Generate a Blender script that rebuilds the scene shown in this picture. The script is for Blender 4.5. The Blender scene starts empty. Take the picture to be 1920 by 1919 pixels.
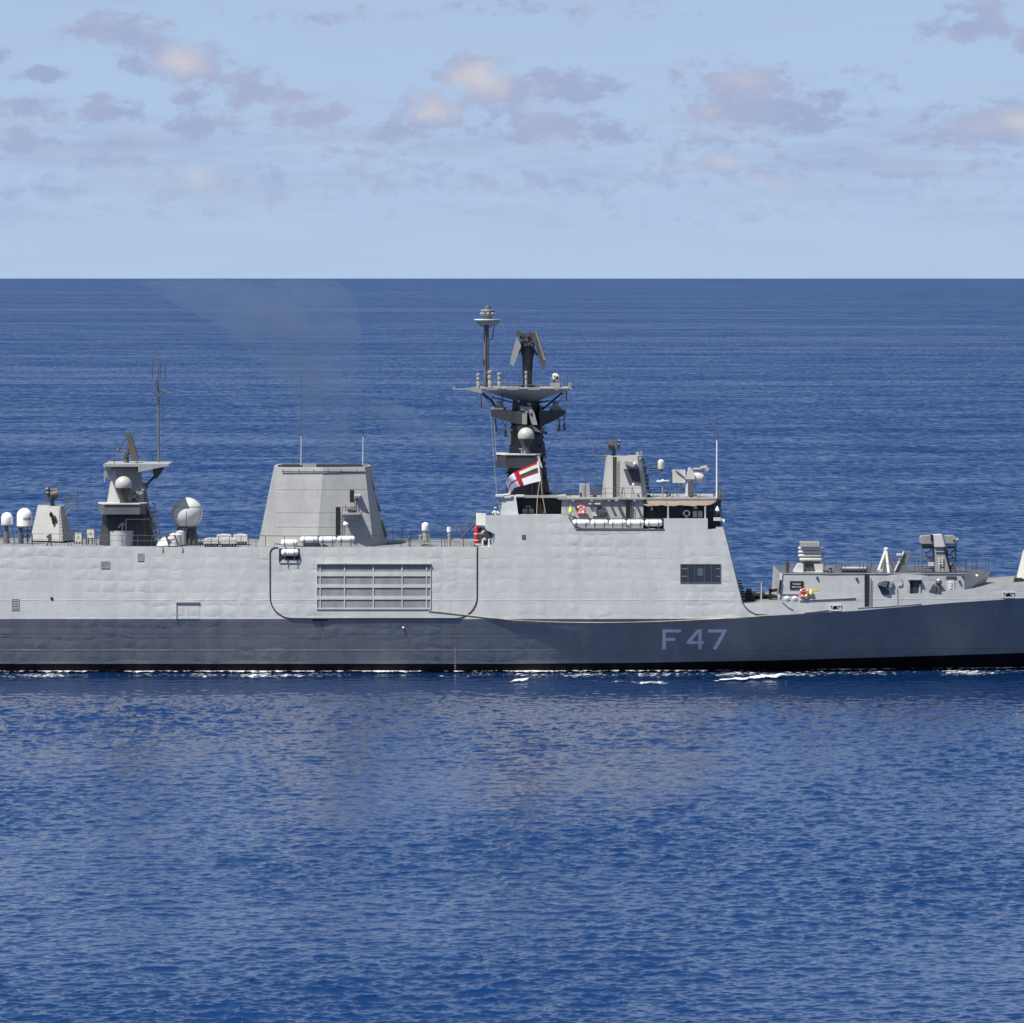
import bpy, bmesh, math, random
import numpy as np
from mathutils import Vector, Matrix
R = math.radians
random.seed(7)
sc = bpy.context.scene
COL = sc.collection

# ------------------------------------------------------------------ camera
F = 11110.0          # focal length in photo pixels (1920 wide): a 208 mm lens
CAMH = 33.9          # camera height above the water
CAMY = -513.0        # distance to the ship's centreline
EYE = 517.0          # photo row of the eye level
cam = bpy.data.cameras.new("camera")
cam.sensor_width = 36.0
cam.lens = 36.0 * F / 1920.0
cam.shift_y = -(959.5 - EYE) / 1920.0
cam.clip_start = 1.0
cam.clip_end = 200000.0
cob = bpy.data.objects.new("camera", cam)
COL.objects.link(cob)
cob.location = (0, CAMY, CAMH)
cob.rotation_euler = (R(90), 0, 0)
sc.camera = cob

# ------------------------------------------------------------------ sun, sky, exposure
SUN = Vector((-0.42, -0.36, 0.93)).normalized()
sun = bpy.data.lights.new("sun", 'SUN')
sun.energy = 5.0
sun.angle = R(0.5)
sun.color = (1.0, 0.96, 0.89)
sob = bpy.data.objects.new("sun", sun)
COL.objects.link(sob)
sob.rotation_euler = SUN.to_track_quat('Z', 'Y').to_euler()
sob.location = (-60, -60, 120)
EL = math.asin(SUN.z)
AZ = math.atan2(SUN.x, SUN.y)

sc.view_settings.view_transform = 'Standard'
sc.view_settings.look = 'None'
sc.view_settings.gamma = 1.0
sc.view_settings.exposure = 0.35


class NT:
    """small helper to write node trees"""
    def __init__(s, tree):
        s.t = tree
        s.L = tree.links

    def n(s, kind, **kw):
        nd = s.t.nodes.new(kind)
        for k, v in kw.items():
            setattr(nd, k, v)
        return nd

    def put(s, sock, v):
        if v is None:
            return
        if isinstance(v, bpy.types.NodeSocket):
            s.L.new(v, sock)
        else:
            sock.default_value = v

    def m(s, op, a, b=None, c=None, clamp=False):
        nd = s.n('ShaderNodeMath', operation=op)
        nd.use_clamp = clamp
        s.put(nd.inputs[0], a)
        s.put(nd.inputs[1], b)
        s.put(nd.inputs[2], c)
        return nd.outputs[0]

    def vm(s, op, a, b=None, c=None):
        nd = s.n('ShaderNodeVectorMath', operation=op)
        s.put(nd.inputs[0], a)
        s.put(nd.inputs[1], b)
        s.put(nd.inputs[2], c)
        return nd.outputs['Value'] if op in ('LENGTH', 'DOT_PRODUCT') else nd.outputs[0]

    def noise(s, vec, scale, detail=2.0, rough=0.5, col=False):
        nd = s.n('ShaderNodeTexNoise')
        s.put(nd.inputs['Vector'], vec)
        nd.inputs['Scale'].default_value = scale
        nd.inputs['Detail'].default_value = detail
        nd.inputs['Roughness'].default_value = rough
        return nd.outputs['Color' if col else 'Fac']

    def ramp(s, v, a, b, lo=0.0, hi=1.0):
        nd = s.n('ShaderNodeMapRange', interpolation_type='SMOOTHSTEP')
        s.put(nd.inputs['Value'], v)
        nd.inputs['From Min'].default_value = a
        nd.inputs['From Max'].default_value = b
        nd.inputs['To Min'].default_value = lo
        nd.inputs['To Max'].default_value = hi
        return nd.outputs['Result']

    def mix(s, f, a, b, blend='MIX'):
        nd = s.n('ShaderNodeMix', data_type='RGBA', blend_type=blend)
        s.put(nd.inputs[0], f)
        for i, v in ((6, a), (7, b)):
            if isinstance(v, (tuple, list)):
                v = tuple(v) + (1.0,) if len(v) == 3 else v
            s.put(nd.inputs[i], v)
        return nd.outputs[2]

    def sep(s, v):
        nd = s.n('ShaderNodeSeparateXYZ')
        s.put(nd.inputs[0], v)
        return nd.outputs

    def comb(s, x, y, z):
        nd = s.n('ShaderNodeCombineXYZ')
        s.put(nd.inputs[0], x)
        s.put(nd.inputs[1], y)
        s.put(nd.inputs[2], z)
        return nd.outputs[0]


def build_world():
    w = bpy.data.worlds.new("World")
    sc.world = w
    w.use_nodes = True
    w.node_tree.nodes.clear()
    g = NT(w.node_tree)
    d = g.n('ShaderNodeNewGeometry').outputs['Incoming']
    d = g.vm('SCALE', d)
    d.node.inputs['Scale'].default_value = -1.0
    x, y, z = g.sep(d)[:3]
    # clear blue air close above the sea: the sky model is read a little higher up
    zz = g.m('MULTIPLY_ADD', g.m('MAXIMUM', z, 0.0), 1.2, 0.26)
    sky = g.n('ShaderNodeTexSky', sky_type='NISHITA')
    sky.sun_disc = False
    sky.sun_elevation = EL
    sky.sun_rotation = AZ
    sky.altitude = 0
    sky.air_density = 1.0
    sky.dust_density = 0.6
    sky.ozone_density = 1.6
    if sky.inputs:
        g.put(sky.inputs[0], g.vm('NORMALIZE', g.comb(x, y, zz)))
    skyc = sky.outputs[0]
    # the air low over the sea is the brightest part of the sky
    gain = g.ramp(z, 0.0, 0.45, 2.6, 1.0)
    skyc = g.vm('MULTIPLY', g.vm('MULTIPLY', skyc, g.mix(g.ramp(z, 0.04, 0.30), g.mix(g.ramp(z, -0.004, 0.045), (0.955, 0.815, 0.715), (1.07, 0.905, 0.785)), (0.97, 0.96, 1.0))), g.comb(gain, gain, gain))
    # small fair-weather clouds low over the horizon, placed by bearing and elevation
    az = g.m('ARCTAN2', x, y)
    u = g.m('MULTIPLY', az, F / 100.0)
    v = g.m('MULTIPLY', g.m('ARCSINE', z), F / 100.0)
    p = g.comb(u, v, 0.0)
    n1 = g.noise(g.vm('MULTIPLY', p, (1.0, 1.6, 1.0)), 1.9, 8.0, 0.66)
    n2 = g.noise(g.vm('MULTIPLY', p, (0.5, 1.4, 1.0)), 0.8, 4.0, 0.6)
    warp = g.noise(p, 1.8, 5.0, 0.65, col=True)
    pw = g.vm('ADD', p, g.vm('MULTIPLY', g.vm('SUBTRACT', warp, (0.5, 0.5, 0.5)), (0.8, 0.5, 0.0)))

    def blobs(lst, vec):
        acc = None
        for (cx, cy, hw, hh, s) in lst:
            a, b = (cx - 960) / 100.0, (EYE - cy) / 100.0
            iu, iv = 100.0 / (hw * 1.45), 100.0 / (hh * 1.42)
            q = g.vm('MULTIPLY_ADD', vec, (iu, iv, 0.0), (-a * iu, -b * iv, 0.0))
            ln = g.vm('LENGTH', q)
            val = g.m('MULTIPLY_ADD', ln, -s, s)
            acc = val if acc is None else g.m('MAXIMUM', acc, val)
        return acc
    C = [(205, 55, 88, 30, 1.), (300, 95, 55, 40, .9), (355, 122, 72, 40, 1.), (255, 110, 45, 30, .7), (80, 142, 50, 13, 1.), (48, 203, 62, 20, .9),
         (185, 212, 95, 24, .9), (45, 266, 68, 26, .8), (350, 184, 42, 17, .8), (470, 168, 62, 36, .85), (545, 182, 50, 12, .8),
         (385, 235, 75, 36, .75), (240, 272, 55, 14, .7), (215, 302, 90, 22, .5), (575, 222, 75, 32, .85), (735, 255, 70, 24, .8), (800, 218, 68, 42, 1.),
         (690, 285, 80, 8, .6), (890, 135, 62, 34, 1.), (945, 170, 85, 34, 1.), (1060, 165, 95, 34, .95), (1020, 240, 120, 36, .9), (1140, 245, 66, 22, .85),
         (1275, 138, 25, 18, .6), (1390, 165, 95, 42, 1.), (1450, 205, 135, 30, .95), (1370, 218, 90, 22, .9), (1520, 235, 70, 24, .8), (1340, 270, 110, 34, .5),
         (1545, 180, 40, 12, .6), (1825, 55, 95, 24, 1.), (1845, 28, 45, 28, .9), (1915, 78, 24, 20, .9), (1840, 245, 120, 44, .9), (1720, 255, 60, 14, .7),
         (1900, 230, 70, 45, .9), (1630, 225, 22, 16, .5), (1640, 140, 60, 20, .35), (400, 350, 190, 34, .62), (90, 355, 140, 22, .5), (720, 335, 150, 34, .5),
         (900, 340, 120, 26, .5), (1040, 345, 170, 26, .5), (1380, 320, 220, 34, .55), (1700, 330, 220, 24, .5), (650, 30, 170, 12, .3), (1050, 20, 220, 14, .35),
         (5, 105, 20, 16, .6), (300, 400, 260, 18, .25), (1250, 400, 400, 24, .25), (1850, 390, 160, 20, .25)]
    fld = blobs(C, pw)
    fld = g.m('ADD', fld, g.m('MULTIPLY', g.m('SUBTRACT', n1, 0.5), 2.3))
    dens = g.ramp(fld, -0.02, 0.66)
    # thin layers of vapour low down
    lay = g.noise(g.vm('MULTIPLY', p, (0.22, 1.5, 1.0)), 1.0, 5.0, 0.6)
    lay = g.m('MULTIPLY', g.ramp(lay, 0.40, 0.66, 0.0, 0.75), g.ramp(v, 0.2, 1.4, 0.45, 1.0))
    dens = g.m('MAXIMUM', dens, g.m('MULTIPLY', lay, g.ramp(v, 2.4, 3.8, 1.0, 0.25)))
    # the rest of the sky (out of the picture) carries a thin scatter of the same cloud
    other = g.ramp(n2, 0.56, 0.72, 0.0, 0.55)
    outside = g.ramp(g.m('ABSOLUTE', u), 10.5, 13.0)
    high = g.ramp(v, 6.2, 8.5)
    other = g.m('MULTIPLY', other, g.m('MAXIMUM', outside, high))
    dens = g.m('MAXIMUM', dens, other)
    dens = g.m('MULTIPLY', dens, g.ramp(v, 0.1, 3.0, 0.35, 1.0))
    # sunlit tops
    Hl = [(340, 112, 60, 36, 1.), (905, 146, 64, 36, 1.3), (805, 210, 55, 32, 1.), (375, 330, 42, 26, .9), (1395, 150, 60, 28, .5), (1910, 228, 45, 26, 1.),
          (1360, 305, 60, 20, .7), (1440, 345, 60, 20, .6), (1010, 215, 40, 18, .5), (240, 325, 60, 18, .4), (1325, 215, 40, 14, .4), (1840, 240, 60, 26, .4)]
    hl = g.m('ADD', blobs(Hl, pw), g.m('MULTIPLY', g.m('SUBTRACT', n1, 0.5), 0.7))
    hl = g.ramp(hl, 0.0, 1.15)
    base = g.mix(g.ramp(n2, 0.35, 0.65), (0.335, 0.415, 0.635), (0.40, 0.45, 0.635))
    lit = g.mix(hl, base, (0.60, 0.59, 0.655))
    bg = g.n('ShaderNodeBackground')
    # STRENGTH of the sky; cloud radiance is given relative to the picture and scaled back
    S = 0.07
    ex = 2.0 ** -sc.view_settings.exposure / S
    sc_lit = g.vm('SCALE', lit)
    sc_lit.node.inputs['Scale'].default_value = ex
    col = g.mix(g.m('MULTIPLY', dens, 0.95), skyc, sc_lit)
    g.put(bg.inputs[0], col)
    bg.inputs[1].default_value = S
    out = g.n('ShaderNodeOutputWorld')
    g.L.new(bg.outputs[0], out.inputs[0])
    w.cycles.sampling_method = 'MANUAL'
    w.cycles.sample_map_resolution = 512


build_world()

# ------------------------------------------------------------------ measuring: photo pixel + depth -> metres
def X(px, y):
    return (px - 960.0) * (y - CAMY) / F


def Z(py, y):
    return CAMH - (py - EYE) * (y - CAMY) / F


def W(px, py, y):
    return Vector((X(px, y), y, Z(py, y)))


def M(n, y=-5.0):
    """n photo pixels in metres at depth y"""
    return n * (y - CAMY) / F


def interp(tab, x):
    return float(np.interp(x, [a for a, b in tab], [b for a, b in tab]))


# hull form: half-breadths along X, knuckle height, boot topping height
def bk(x):
    if x < -30:
        return 8.3 - 1.6 * ((-30 - x) / 50.0) ** 2
    return 8.3 if x < 19.7 else max(0.05, 8.3 * (1 - ((x - 19.7) / 45.3) ** 1.6))


def bw(x):
    if x < -30:
        return 7.12 - 1.4 * ((-30 - x) / 50.0) ** 2
    return 7.12 if x < -10 else max(0.0, 7.12 * (1 - ((x + 10) / 68.0) ** 1.8)) if x < 58 else 0.0


KN = [(-1000, 1161), (1150, 1161), (1395, 1160.5), (1440, 1155), (1600, 1146), (1780, 1131), (1920, 1122), (2400, 1080)]
GU = [(-1000, 1022), (0, 1023), (300, 1026), (895.9, 1026), (896.1, 1131), (1392, 1131), (1465, 1128), (1600, 1119), (1740, 1112),
      (1800, 1107), (1860, 1098), (1920, 1091), (2400, 1045)]
BT = [(-1000, 1245), (960, 1245), (1200, 1243), (1330, 1240.5), (1440, 1239), (1680, 1232), (1910, 1225), (2400, 1212)]
TH = math.tan(R(8.5))        # tumblehome of everything above the knuckle


def px_of(x, y):
    return 960 + x * F / (y - CAMY)


def zk(x):
    y = -bk(x)
    return Z(interp(KN, px_of(x, y)), y)


def side_y(x, z):
    """y of the near (port-hand in the picture) side plating at x, z"""
    k = zk(x)
    if z >= k:
        return -bk(x) + TH * (z - k)
    t = (k - z) / k
    t = max(0.0, min(1.0, t))
    return -(bk(x) + (bw(x) - bk(x)) * t)


def S(px, py, off=0.0):
    """point on the near side plating seen at px, py, set out by off metres"""
    y = -7.5
    for _ in range(12):
        y = side_y(X(px, y), Z(py, y)) - off
    return W(px, py, y)


# ------------------------------------------------------------------ mesh builder
class MB:
    def __init__(s):
        s.v, s.f, s.mi = [], [], []
        s.cur = 0

    def add(s, vs, fs):
        o = len(s.v)
        s.v += [tuple(p) for p in vs]
        for f in fs:
            s.f.append(tuple(i + o for i in f))
            s.mi.append(s.cur)
        return s

    def box(s, x0, x1, y0, y1, z0, z1):
        vs = [(x0, y0, z0), (x1, y0, z0), (x1, y1, z0), (x0, y1, z0), (x0, y0, z1), (x1, y0, z1), (x1, y1, z1), (x0, y1, z1)]
        return s.add(vs, [(0, 3, 2, 1), (4, 5, 6, 7), (0, 1, 5, 4), (1, 2, 6, 5), (2, 3, 7, 6), (3, 0, 4, 7)])

    def pbox(s, px0, py0, px1, py1, y0, y1):
        """box seen at those pixels with its near face at y0"""
        a, b = W(px0, py0, y0), W(px1, py1, y0)
        return s.box(min(a.x, b.x), max(a.x, b.x), y0, y1, min(a.z, b.z), max(a.z, b.z))

    def loft(s, rings, cap=True):
        n = len(rings[0])
        o = []
        for r in rings:
            o += list(r)
        fs = []
        for k in range(len(rings) - 1):
            for i in range(n):
                j = (i + 1) % n
                fs.append((k * n + i, k * n + j, (k + 1) * n + j, (k + 1) * n + i))
        if cap:
            fs.append(tuple(reversed(range(n))))
            fs.append(tuple((len(rings) - 1) * n + i for i in range(n)))
        return s.add(o, fs)

    def plan(s, levels, cap=True):
        """levels: (py, [(px, y), ...]) outlines; py is read at the outline's nearest y"""
        rings = []
        for py, pts in levels:
            yf = min(y for _, y in pts)
            z = Z(py, yf)
            rings.append([(X(px, y), y, z) for px, y in pts])
        return s.loft(rings, cap)

    def prism(s, pts, yf, yb):
        """outline in pixels at depth yf (number, or pts carry their own y), carried straight back to depth yb - yf behind"""
        fr = [W(p[0], p[1], p[2] if len(p) > 2 else yf) for p in pts]
        d = yb - yf
        bkk = [(p.x, p.y + d, p.z) for p in fr]
        return s.loft([fr, bkk])

    def tube(s, a, b, r, r2=None, n=8):
        a, b = Vector(a), Vector(b)
        r2 = r if r2 is None else r2
        d = (b - a)
        if d.length < 1e-6:
            return s
        q = d.to_track_quat('Z', 'Y').to_matrix()
        rings = []
        for c, rr in ((a, r), (b, r2)):
            rings.append([c + q @ Vector((math.cos(2 * math.pi * i / n) * rr, math.sin(2 * math.pi * i / n) * rr, 0)) for i in range(n)])
        return s.loft(rings)

    def path(s, pts, r, n=6):
        for a, b in zip(pts[:-1], pts[1:]):
            s.tube(a, b, r, n=n)
        return s

    def ptube(s, a, b, r, r2=None, n=8):
        """a, b: (px, py, y)"""
        return s.tube(W(*a), W(*b), r, r2, n)

    def lathe(s, c, prof, axis=(0, 0, 1), n=24):
        c = Vector(c)
        q = Vector(axis).to_track_quat('Z', 'Y').to_matrix()
        rings = [[c + q @ Vector((math.cos(2 * math.pi * i / n) * r, math.sin(2 * math.pi * i / n) * r, h)) for i in range(n)] for r, h in prof]
        return s.loft(rings)

    def ball(s, c, r, n=28, lo=-90, hi=90, k=16):
        prof = []
        for i in range(k + 1):
            t = R(lo + (hi - lo) * i / k)
            prof.append((max(1e-4, math.cos(t) * r), math.sin(t) * r))
        return s.lathe(c, prof, n=n)

    def torus(s, c, rr, r, axis=(0, 1, 0), n=28, k=10):
        c = Vector(c)
        q = Vector(axis).to_track_quat('Z', 'Y').to_matrix()
        vs, fs = [], []
        for i in range(n):
            a = 2 * math.pi * i / n
            for j in range(k):
                b = 2 * math.pi * j / k
                vs.append(c + q @ Vector(((rr + r * math.cos(b)) * math.cos(a), (rr + r * math.cos(b)) * math.sin(a), r * math.sin(b))))
        for i in range(n):
            for j in range(k):
                fs.append((i * k + j, ((i + 1) % n) * k + j, ((i + 1) % n) * k + (j + 1) % k, i * k + (j + 1) % k))
        return s.add(vs, fs)

    def side(s, pts, out, inn=-0.05):
        """outline in pixels lying on the hull side, from out metres outside the plating to -inn inside"""
        fr = [S(a, b, out) for a, b in pts]
        # the back outline sits straight behind the front one
        bkk = [(p.x, p.y + (out - inn), p.z) for p in fr]
        return s.loft([fr, bkk])

    def ladder(s, px, w, py0, py1, y0, y1, r=0.02, step=6.0):
        """ladder centred on px, w pixels wide, foot at py0/y0 and head at py1/y1"""
        for e in (-1, 1):
            s.ptube((px + e * w / 2, py0, y0), (px + e * w / 2, py1, y1), r, n=5)
        k = max(2, int(abs(py0 - py1) / step))
        for i in range(1, k):
            t = i / k
            yy, pp = y0 + (y1 - y0) * t, py0 + (py1 - py0) * t
            s.ptube((px - w / 2, pp, yy), (px + w / 2, pp, yy), r * 0.9, n=4)
        return s

    def build(s, name, mats, parent=None, smooth=None):
        me = bpy.data.meshes.new(name)
        me.from_pydata(s.v, [], s.f)
        if not isinstance(mats, (list, tuple)):
            mats = [mats]
        for m in mats:
            me.materials.append(m)
        if len(mats) > 1:
            me.polygons.foreach_set('material_index', s.mi)
        bm = bmesh.new()
        bm.from_mesh(me)
        bmesh.ops.recalc_face_normals(bm, faces=bm.faces)
        bm.to_mesh(me)
        bm.free()
        if smooth:
            me.set_sharp_from_angle(angle=R(smooth))
            me.polygons.foreach_set('use_smooth', [True] * len(me.polygons))
        o = bpy.data.objects.new(name, me)
        COL.objects.link(o)
        if parent is not None:
            o.parent = parent
        return o


def rect(x0, y0, x1, y1):
    return [(x0, y0), (x1, y0), (x1, y1), (x0, y1)]


def rrect(x0, y0, x1, y1, r, k=3):
    pts = []
    for cx, cy, a0 in ((x1 - r, y0 + r, -90), (x1 - r, y1 - r, 0), (x0 + r, y1 - r, 90), (x0 + r, y0 + r, 180)):
        for i in range(k + 1):
            a = R(a0 + 90 * i / k)
            pts.append((cx + r * math.cos(a), cy + r * math.sin(a)))
    return pts


def thing(name, label, cat, loc=(0, 0, 0), group=None):
    o = bpy.data.objects.new(name, None)
    COL.objects.link(o)
    o.location = loc
    o.empty_display_size = 0.3
    return tag(o, label, cat, group)


def tag(o, label=None, cat=None, group=None, kind=None):
    for k, v in (('label', label), ('category', cat), ('group', group), ('kind', kind)):
        if v:
            o[k] = v
    return o


# ------------------------------------------------------------------ materials
def new_mat(name):
    m = bpy.data.materials.new(name)
    m.use_nodes = True
    m.node_tree.nodes.clear()
    return m, NT(m.node_tree)


def finish(g, surf=None, vol=None):
    out = g.n('ShaderNodeOutputMaterial')
    if surf is not None:
        g.L.new(surf, out.inputs['Surface'])
    if vol is not None:
        g.L.new(vol, out.inputs['Volume'])


def paint(name, col, rough=0.5, var=0.12, dents=0.0, seams=None, grime=0.0, spec=0.4, rust=0.0, metal=0.0, stains=None):
    m, g = new_mat(name)
    pos = g.n('ShaderNodeTexCoord').outputs['Object']
    b = g.n('ShaderNodeBsdfPrincipled')
    n1 = g.noise(g.vm('MULTIPLY', pos, (1, 1, 0.35)), 0.8, 5.0, 0.6)
    c = g.mix(g.ramp(n1, 0.3, 0.7), tuple(v * (1 - var) for v in col), tuple(min(1, v * (1 + var)) for v in col))
    if grime:
        n2 = g.noise(g.vm('MULTIPLY', pos, (2.2, 2.2, 0.12)), 1.0, 5.0, 0.65)
        c = g.mix(g.ramp(n2, 0.52, 0.8, 0, grime), c, tuple(v * 0.55 for v in col))
    if rust:
        n3 = g.noise(g.vm('MULTIPLY', pos, (1.6, 1.6, 0.25)), 0.9, 6.0, 0.7)
        c = g.mix(g.ramp(n3, 0.62, 0.80, 0, rust), c, (0.17, 0.10, 0.05))
    for (sx, sw) in (stains or []):
        px_ = g.sep(pos)
        wv = g.noise(g.vm('MULTIPLY', pos, (0.5, 0.0, 1.2)), 1.0, 4.0, 0.6)
        dxs = g.m('ABSOLUTE', g.m('SUBTRACT', g.m('MULTIPLY_ADD', wv, 0.8, px_[0]), sx + 0.4))
        f = g.m('MULTIPLY', g.ramp(dxs, 0.0, sw, 0.5, 0.0), g.ramp(g.noise(pos, 2.2, 5.0, 0.7), 0.4, 0.65))
        c = g.mix(f, c, (0.20, 0.15, 0.09))
    g.put(b.inputs['Base Color'], c)
    g.put(b.inputs['Roughness'], g.ramp(n1, 0.2, 0.8, rough - 0.08, rough + 0.08))
    b.inputs['Specular IOR Level'].default_value = spec
    b.inputs['Metallic'].default_value = metal
    h = None
    x, y, z = g.sep(pos)[:3]
    if dents:
        wob = g.noise(pos, 0.45, 2.0, 0.5, col=True)
        wx_, wy_, wz_ = g.sep(g.vm('SUBTRACT', wob, (0.5, 0.5, 0.5)))[:3]
        x0n, z0n = x, z
        x = g.m('MULTIPLY_ADD', wx_, 1.3, x)
        z = g.m('MULTIPLY_ADD', wz_, 0.9, z)
        # thin plating pulled in between frames and stringers, unevenly from cell to cell
        cx, cz = 1.46, 0.98
        fx = g.m('ABSOLUTE', g.m('SINE', g.m('MULTIPLY', x, math.pi / cx)))
        fz = g.m('ABSOLUTE', g.m('SINE', g.m('MULTIPLY', z, math.pi / cz)))
        cell = g.comb(g.m('FLOOR', g.m('DIVIDE', x, cx)), g.m('FLOOR', g.m('DIVIDE', z, cz)), 0.0)
        wn = g.n('ShaderNodeTexWhiteNoise', noise_dimensions='2D')
        g.put(wn.inputs['Vector'], cell)
        big = g.ramp(g.noise(g.vm('MULTIPLY', pos, (0.10, 0.1, 0.22)), 1.0, 2.0), 0.34, 0.60, 0.22, 1.0)
        amp = g.m('MULTIPLY', g.m('MULTIPLY_ADD', wn.outputs['Value'], 1.5, -0.35), big)
        pil = g.m('MULTIPLY', g.m('POWER', fx, 0.75), g.m('POWER', fz, 0.75))
        h = g.m('MULTIPLY', g.m('MULTIPLY', pil, amp), -dents * 0.42)
        nz = g.noise(g.vm('ADD', pos, g.comb(g.m('MULTIPLY', z, 0.55), 0.0, 0.0)), 1.35, 2.0, 0.45)
        h = g.m('ADD', h, g.m('MULTIPLY', g.m('MULTIPLY', nz, g.m('MULTIPLY', pil, big)), dents * 1.7))
        # vertical plate butts and frames just showing
        fr = g.ramp(fx, 0.0, 0.10, 1.0, 0.0)
        h = g.m('ADD', h, g.m('MULTIPLY', fr, dents * 0.12))
    if dents:
        x, z = x0n, z0n
    for (z0, w, a) in (seams or []):
        dz = g.m('DIVIDE', g.m('SUBTRACT', z, z0), w)
        st = g.ramp(dz, -1.0, 1.0)
        mod = g.ramp(g.noise(g.vm('MULTIPLY', pos, (0.55, 0, 0)), 1.0, 2.0), 0.35, 0.6, 0.25, 1.0)
        bump = g.m('MULTIPLY', g.m('MULTIPLY', g.m('SUBTRACT', 1.0, g.m('ABSOLUTE', g.m('MULTIPLY_ADD', st, 2.0, -1.0))), a), mod)
        h = bump if h is None else g.m('ADD', h, bump)
    if h is not None:
        bp = g.n('ShaderNodeBump')
        bp.inputs['Strength'].default_value = 1.0
        bp.inputs['Distance'].default_value = 1.0
        g.put(bp.inputs['Height'], h)
        g.L.new(bp.outputs[0], b.inputs['Normal'])
    finish(g, b.outputs[0])
    return m


zseam = Z(1125, -7.9)
MAT = {
    'hull': paint('hull_grey', (0.415, 0.426, 0.42), 0.5, 0.06, dents=0.04, seams=[(zseam, 0.07, 0.02), (Z(1100, -7.6), 0.06, 0.008), (Z(1046, -7.5), 0.06, 0.01)], grime=0.30, rust=0.05),
    'low': paint('shaded_lower_hull_grey', (0.175, 0.192, 0.212), 0.45, 0.08, dents=0.03,  # same grey as above the knuckle, darkened for the flare's shade
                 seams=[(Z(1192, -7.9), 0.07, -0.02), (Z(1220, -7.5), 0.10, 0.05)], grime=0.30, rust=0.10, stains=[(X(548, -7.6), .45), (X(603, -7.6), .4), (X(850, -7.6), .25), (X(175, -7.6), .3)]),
    'boot': paint('boot_topping_black', (0.004, 0.004, 0.006), 0.6, 0.2, spec=0.12),
    'grey': paint('superstructure_grey', (0.34, 0.34, 0.33), 0.5, 0.07, dents=0.012, grime=0.2),
    'greyp': paint('fitting_grey', (0.30, 0.30, 0.28), 0.5, 0.12, grime=0.3),
    'deck': paint('deck_grey', (0.20, 0.21, 0.21), 0.75, 0.15, grime=0.3),
    'lgrey': paint('pale_grey', (0.56, 0.56, 0.52), 0.45, 0.08, grime=0.25),
    'dgrey': paint('dark_grey', (0.085, 0.088, 0.095), 0.5, 0.2),
    'mast': paint('mast_grey', (0.13, 0.132, 0.135), 0.5, 0.15, grime=0.35),  # kept darker than the ship's grey to carry the masts' shade
    'mastd': paint('shaded_mast', (0.045, 0.046, 0.05), 0.5, 0.2, grime=0.3),  # near black: the shade these parts stand in, put into the paint
    'black': paint('black_rubber', (0.012, 0.012, 0.013), 0.6, 0.2),
    'white': paint('white_gelcoat', (0.80, 0.80, 0.78), 0.35, 0.03, grime=0.06),
    'cream': paint('radome_cream', (0.44, 0.43, 0.38), 0.4, 0.03, grime=0.1),
    'tan': paint('radar_tan', (0.095, 0.088, 0.068), 0.55, 0.12),
    'canvas': paint('canvas_tan', (0.25, 0.195, 0.16), 0.85, 0.10, grime=0.2),
    'red': paint('signal_red', (0.50, 0.035, 0.03), 0.45, 0.1),
    'orange': paint('lifebuoy_orange', (0.75, 0.13, 0.075), 0.5, 0.06),
    'yellow': paint('float_yellow', (0.70, 0.78, 0.10), 0.5, 0.05),
    'amber': paint('amber_paint', (0.72, 0.42, 0.08), 0.5, 0.05),
    'num': paint('number_paint', (0.56, 0.58, 0.65), 0.5, 0.12, grime=0.35),
    'glass': paint('window_glass', (0.02, 0.025, 0.035), 0.12, 0.1, spec=0.6),
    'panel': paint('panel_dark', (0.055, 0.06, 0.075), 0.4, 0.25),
    'intake': paint('intake_grey', (0.20, 0.21, 0.215), 0.6, 0.15, grime=0.4),
    'rope': paint('rope_fibre', (0.40, 0.36, 0.24), 0.9, 0.2),
    'ball': paint('ball_radome_white', (0.62, 0.61, 0.57), 0.4, 0.03, grime=0.15),
    'skin': paint('skin', (0.25, 0.14, 0.09), 0.6, 0.05),
    'saffron': paint('flag_saffron', (0.75, 0.14, 0.03), 0.8, 0.03),
    'green': paint('flag_green', (0.015, 0.09, 0.035), 0.8, 0.03),
    'fred': paint('flag_red', (0.42, 0.012, 0.03), 0.8, 0.03),
    'fwhite': paint('flag_white', (0.80, 0.80, 0.82), 0.8, 0.02),
    'brown': paint('brown_wood', (0.13, 0.08, 0.05), 0.7, 0.2),
}


# ------------------------------------------------------------------ the sea
RNG = np.random.default_rng(11)
NW = 300
lam = np.exp(RNG.uniform(math.log(0.28), math.log(4.4), NW))
th = R(90 + 12) + RNG.normal(0, R(46), NW)
kx = 2 * np.pi / lam * np.cos(th)
ky = 2 * np.pi / lam * np.sin(th)
ph = RNG.uniform(0, 2 * np.pi, NW)
slope = np.where(lam < 1.7, 1.0, 0.6)
slope *= 0.185 * math.sqrt(2.0) / math.sqrt((slope ** 2).sum())
amp = slope * lam / (2 * np.pi)


def calm(x, y):
    # wind patches: calmer and livelier stretches
    patch = 0.80 + 0.28 * np.sin(x * 0.05 + y * 0.021 + 1.0) * np.sin(y * 0.047 - x * 0.017 + 0.4) + 0.12 * np.sin(x * 0.13 - y * 0.09)
    return patch * (0.26 + 0.74 * slick(x, y))


def wave_h(x, y):
    h = np.zeros_like(x)
    for i in range(NW):
        h += amp[i] * np.sin(kx[i] * x + ky[i] * y + ph[i])
    return h * calm(x, y)


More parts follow.
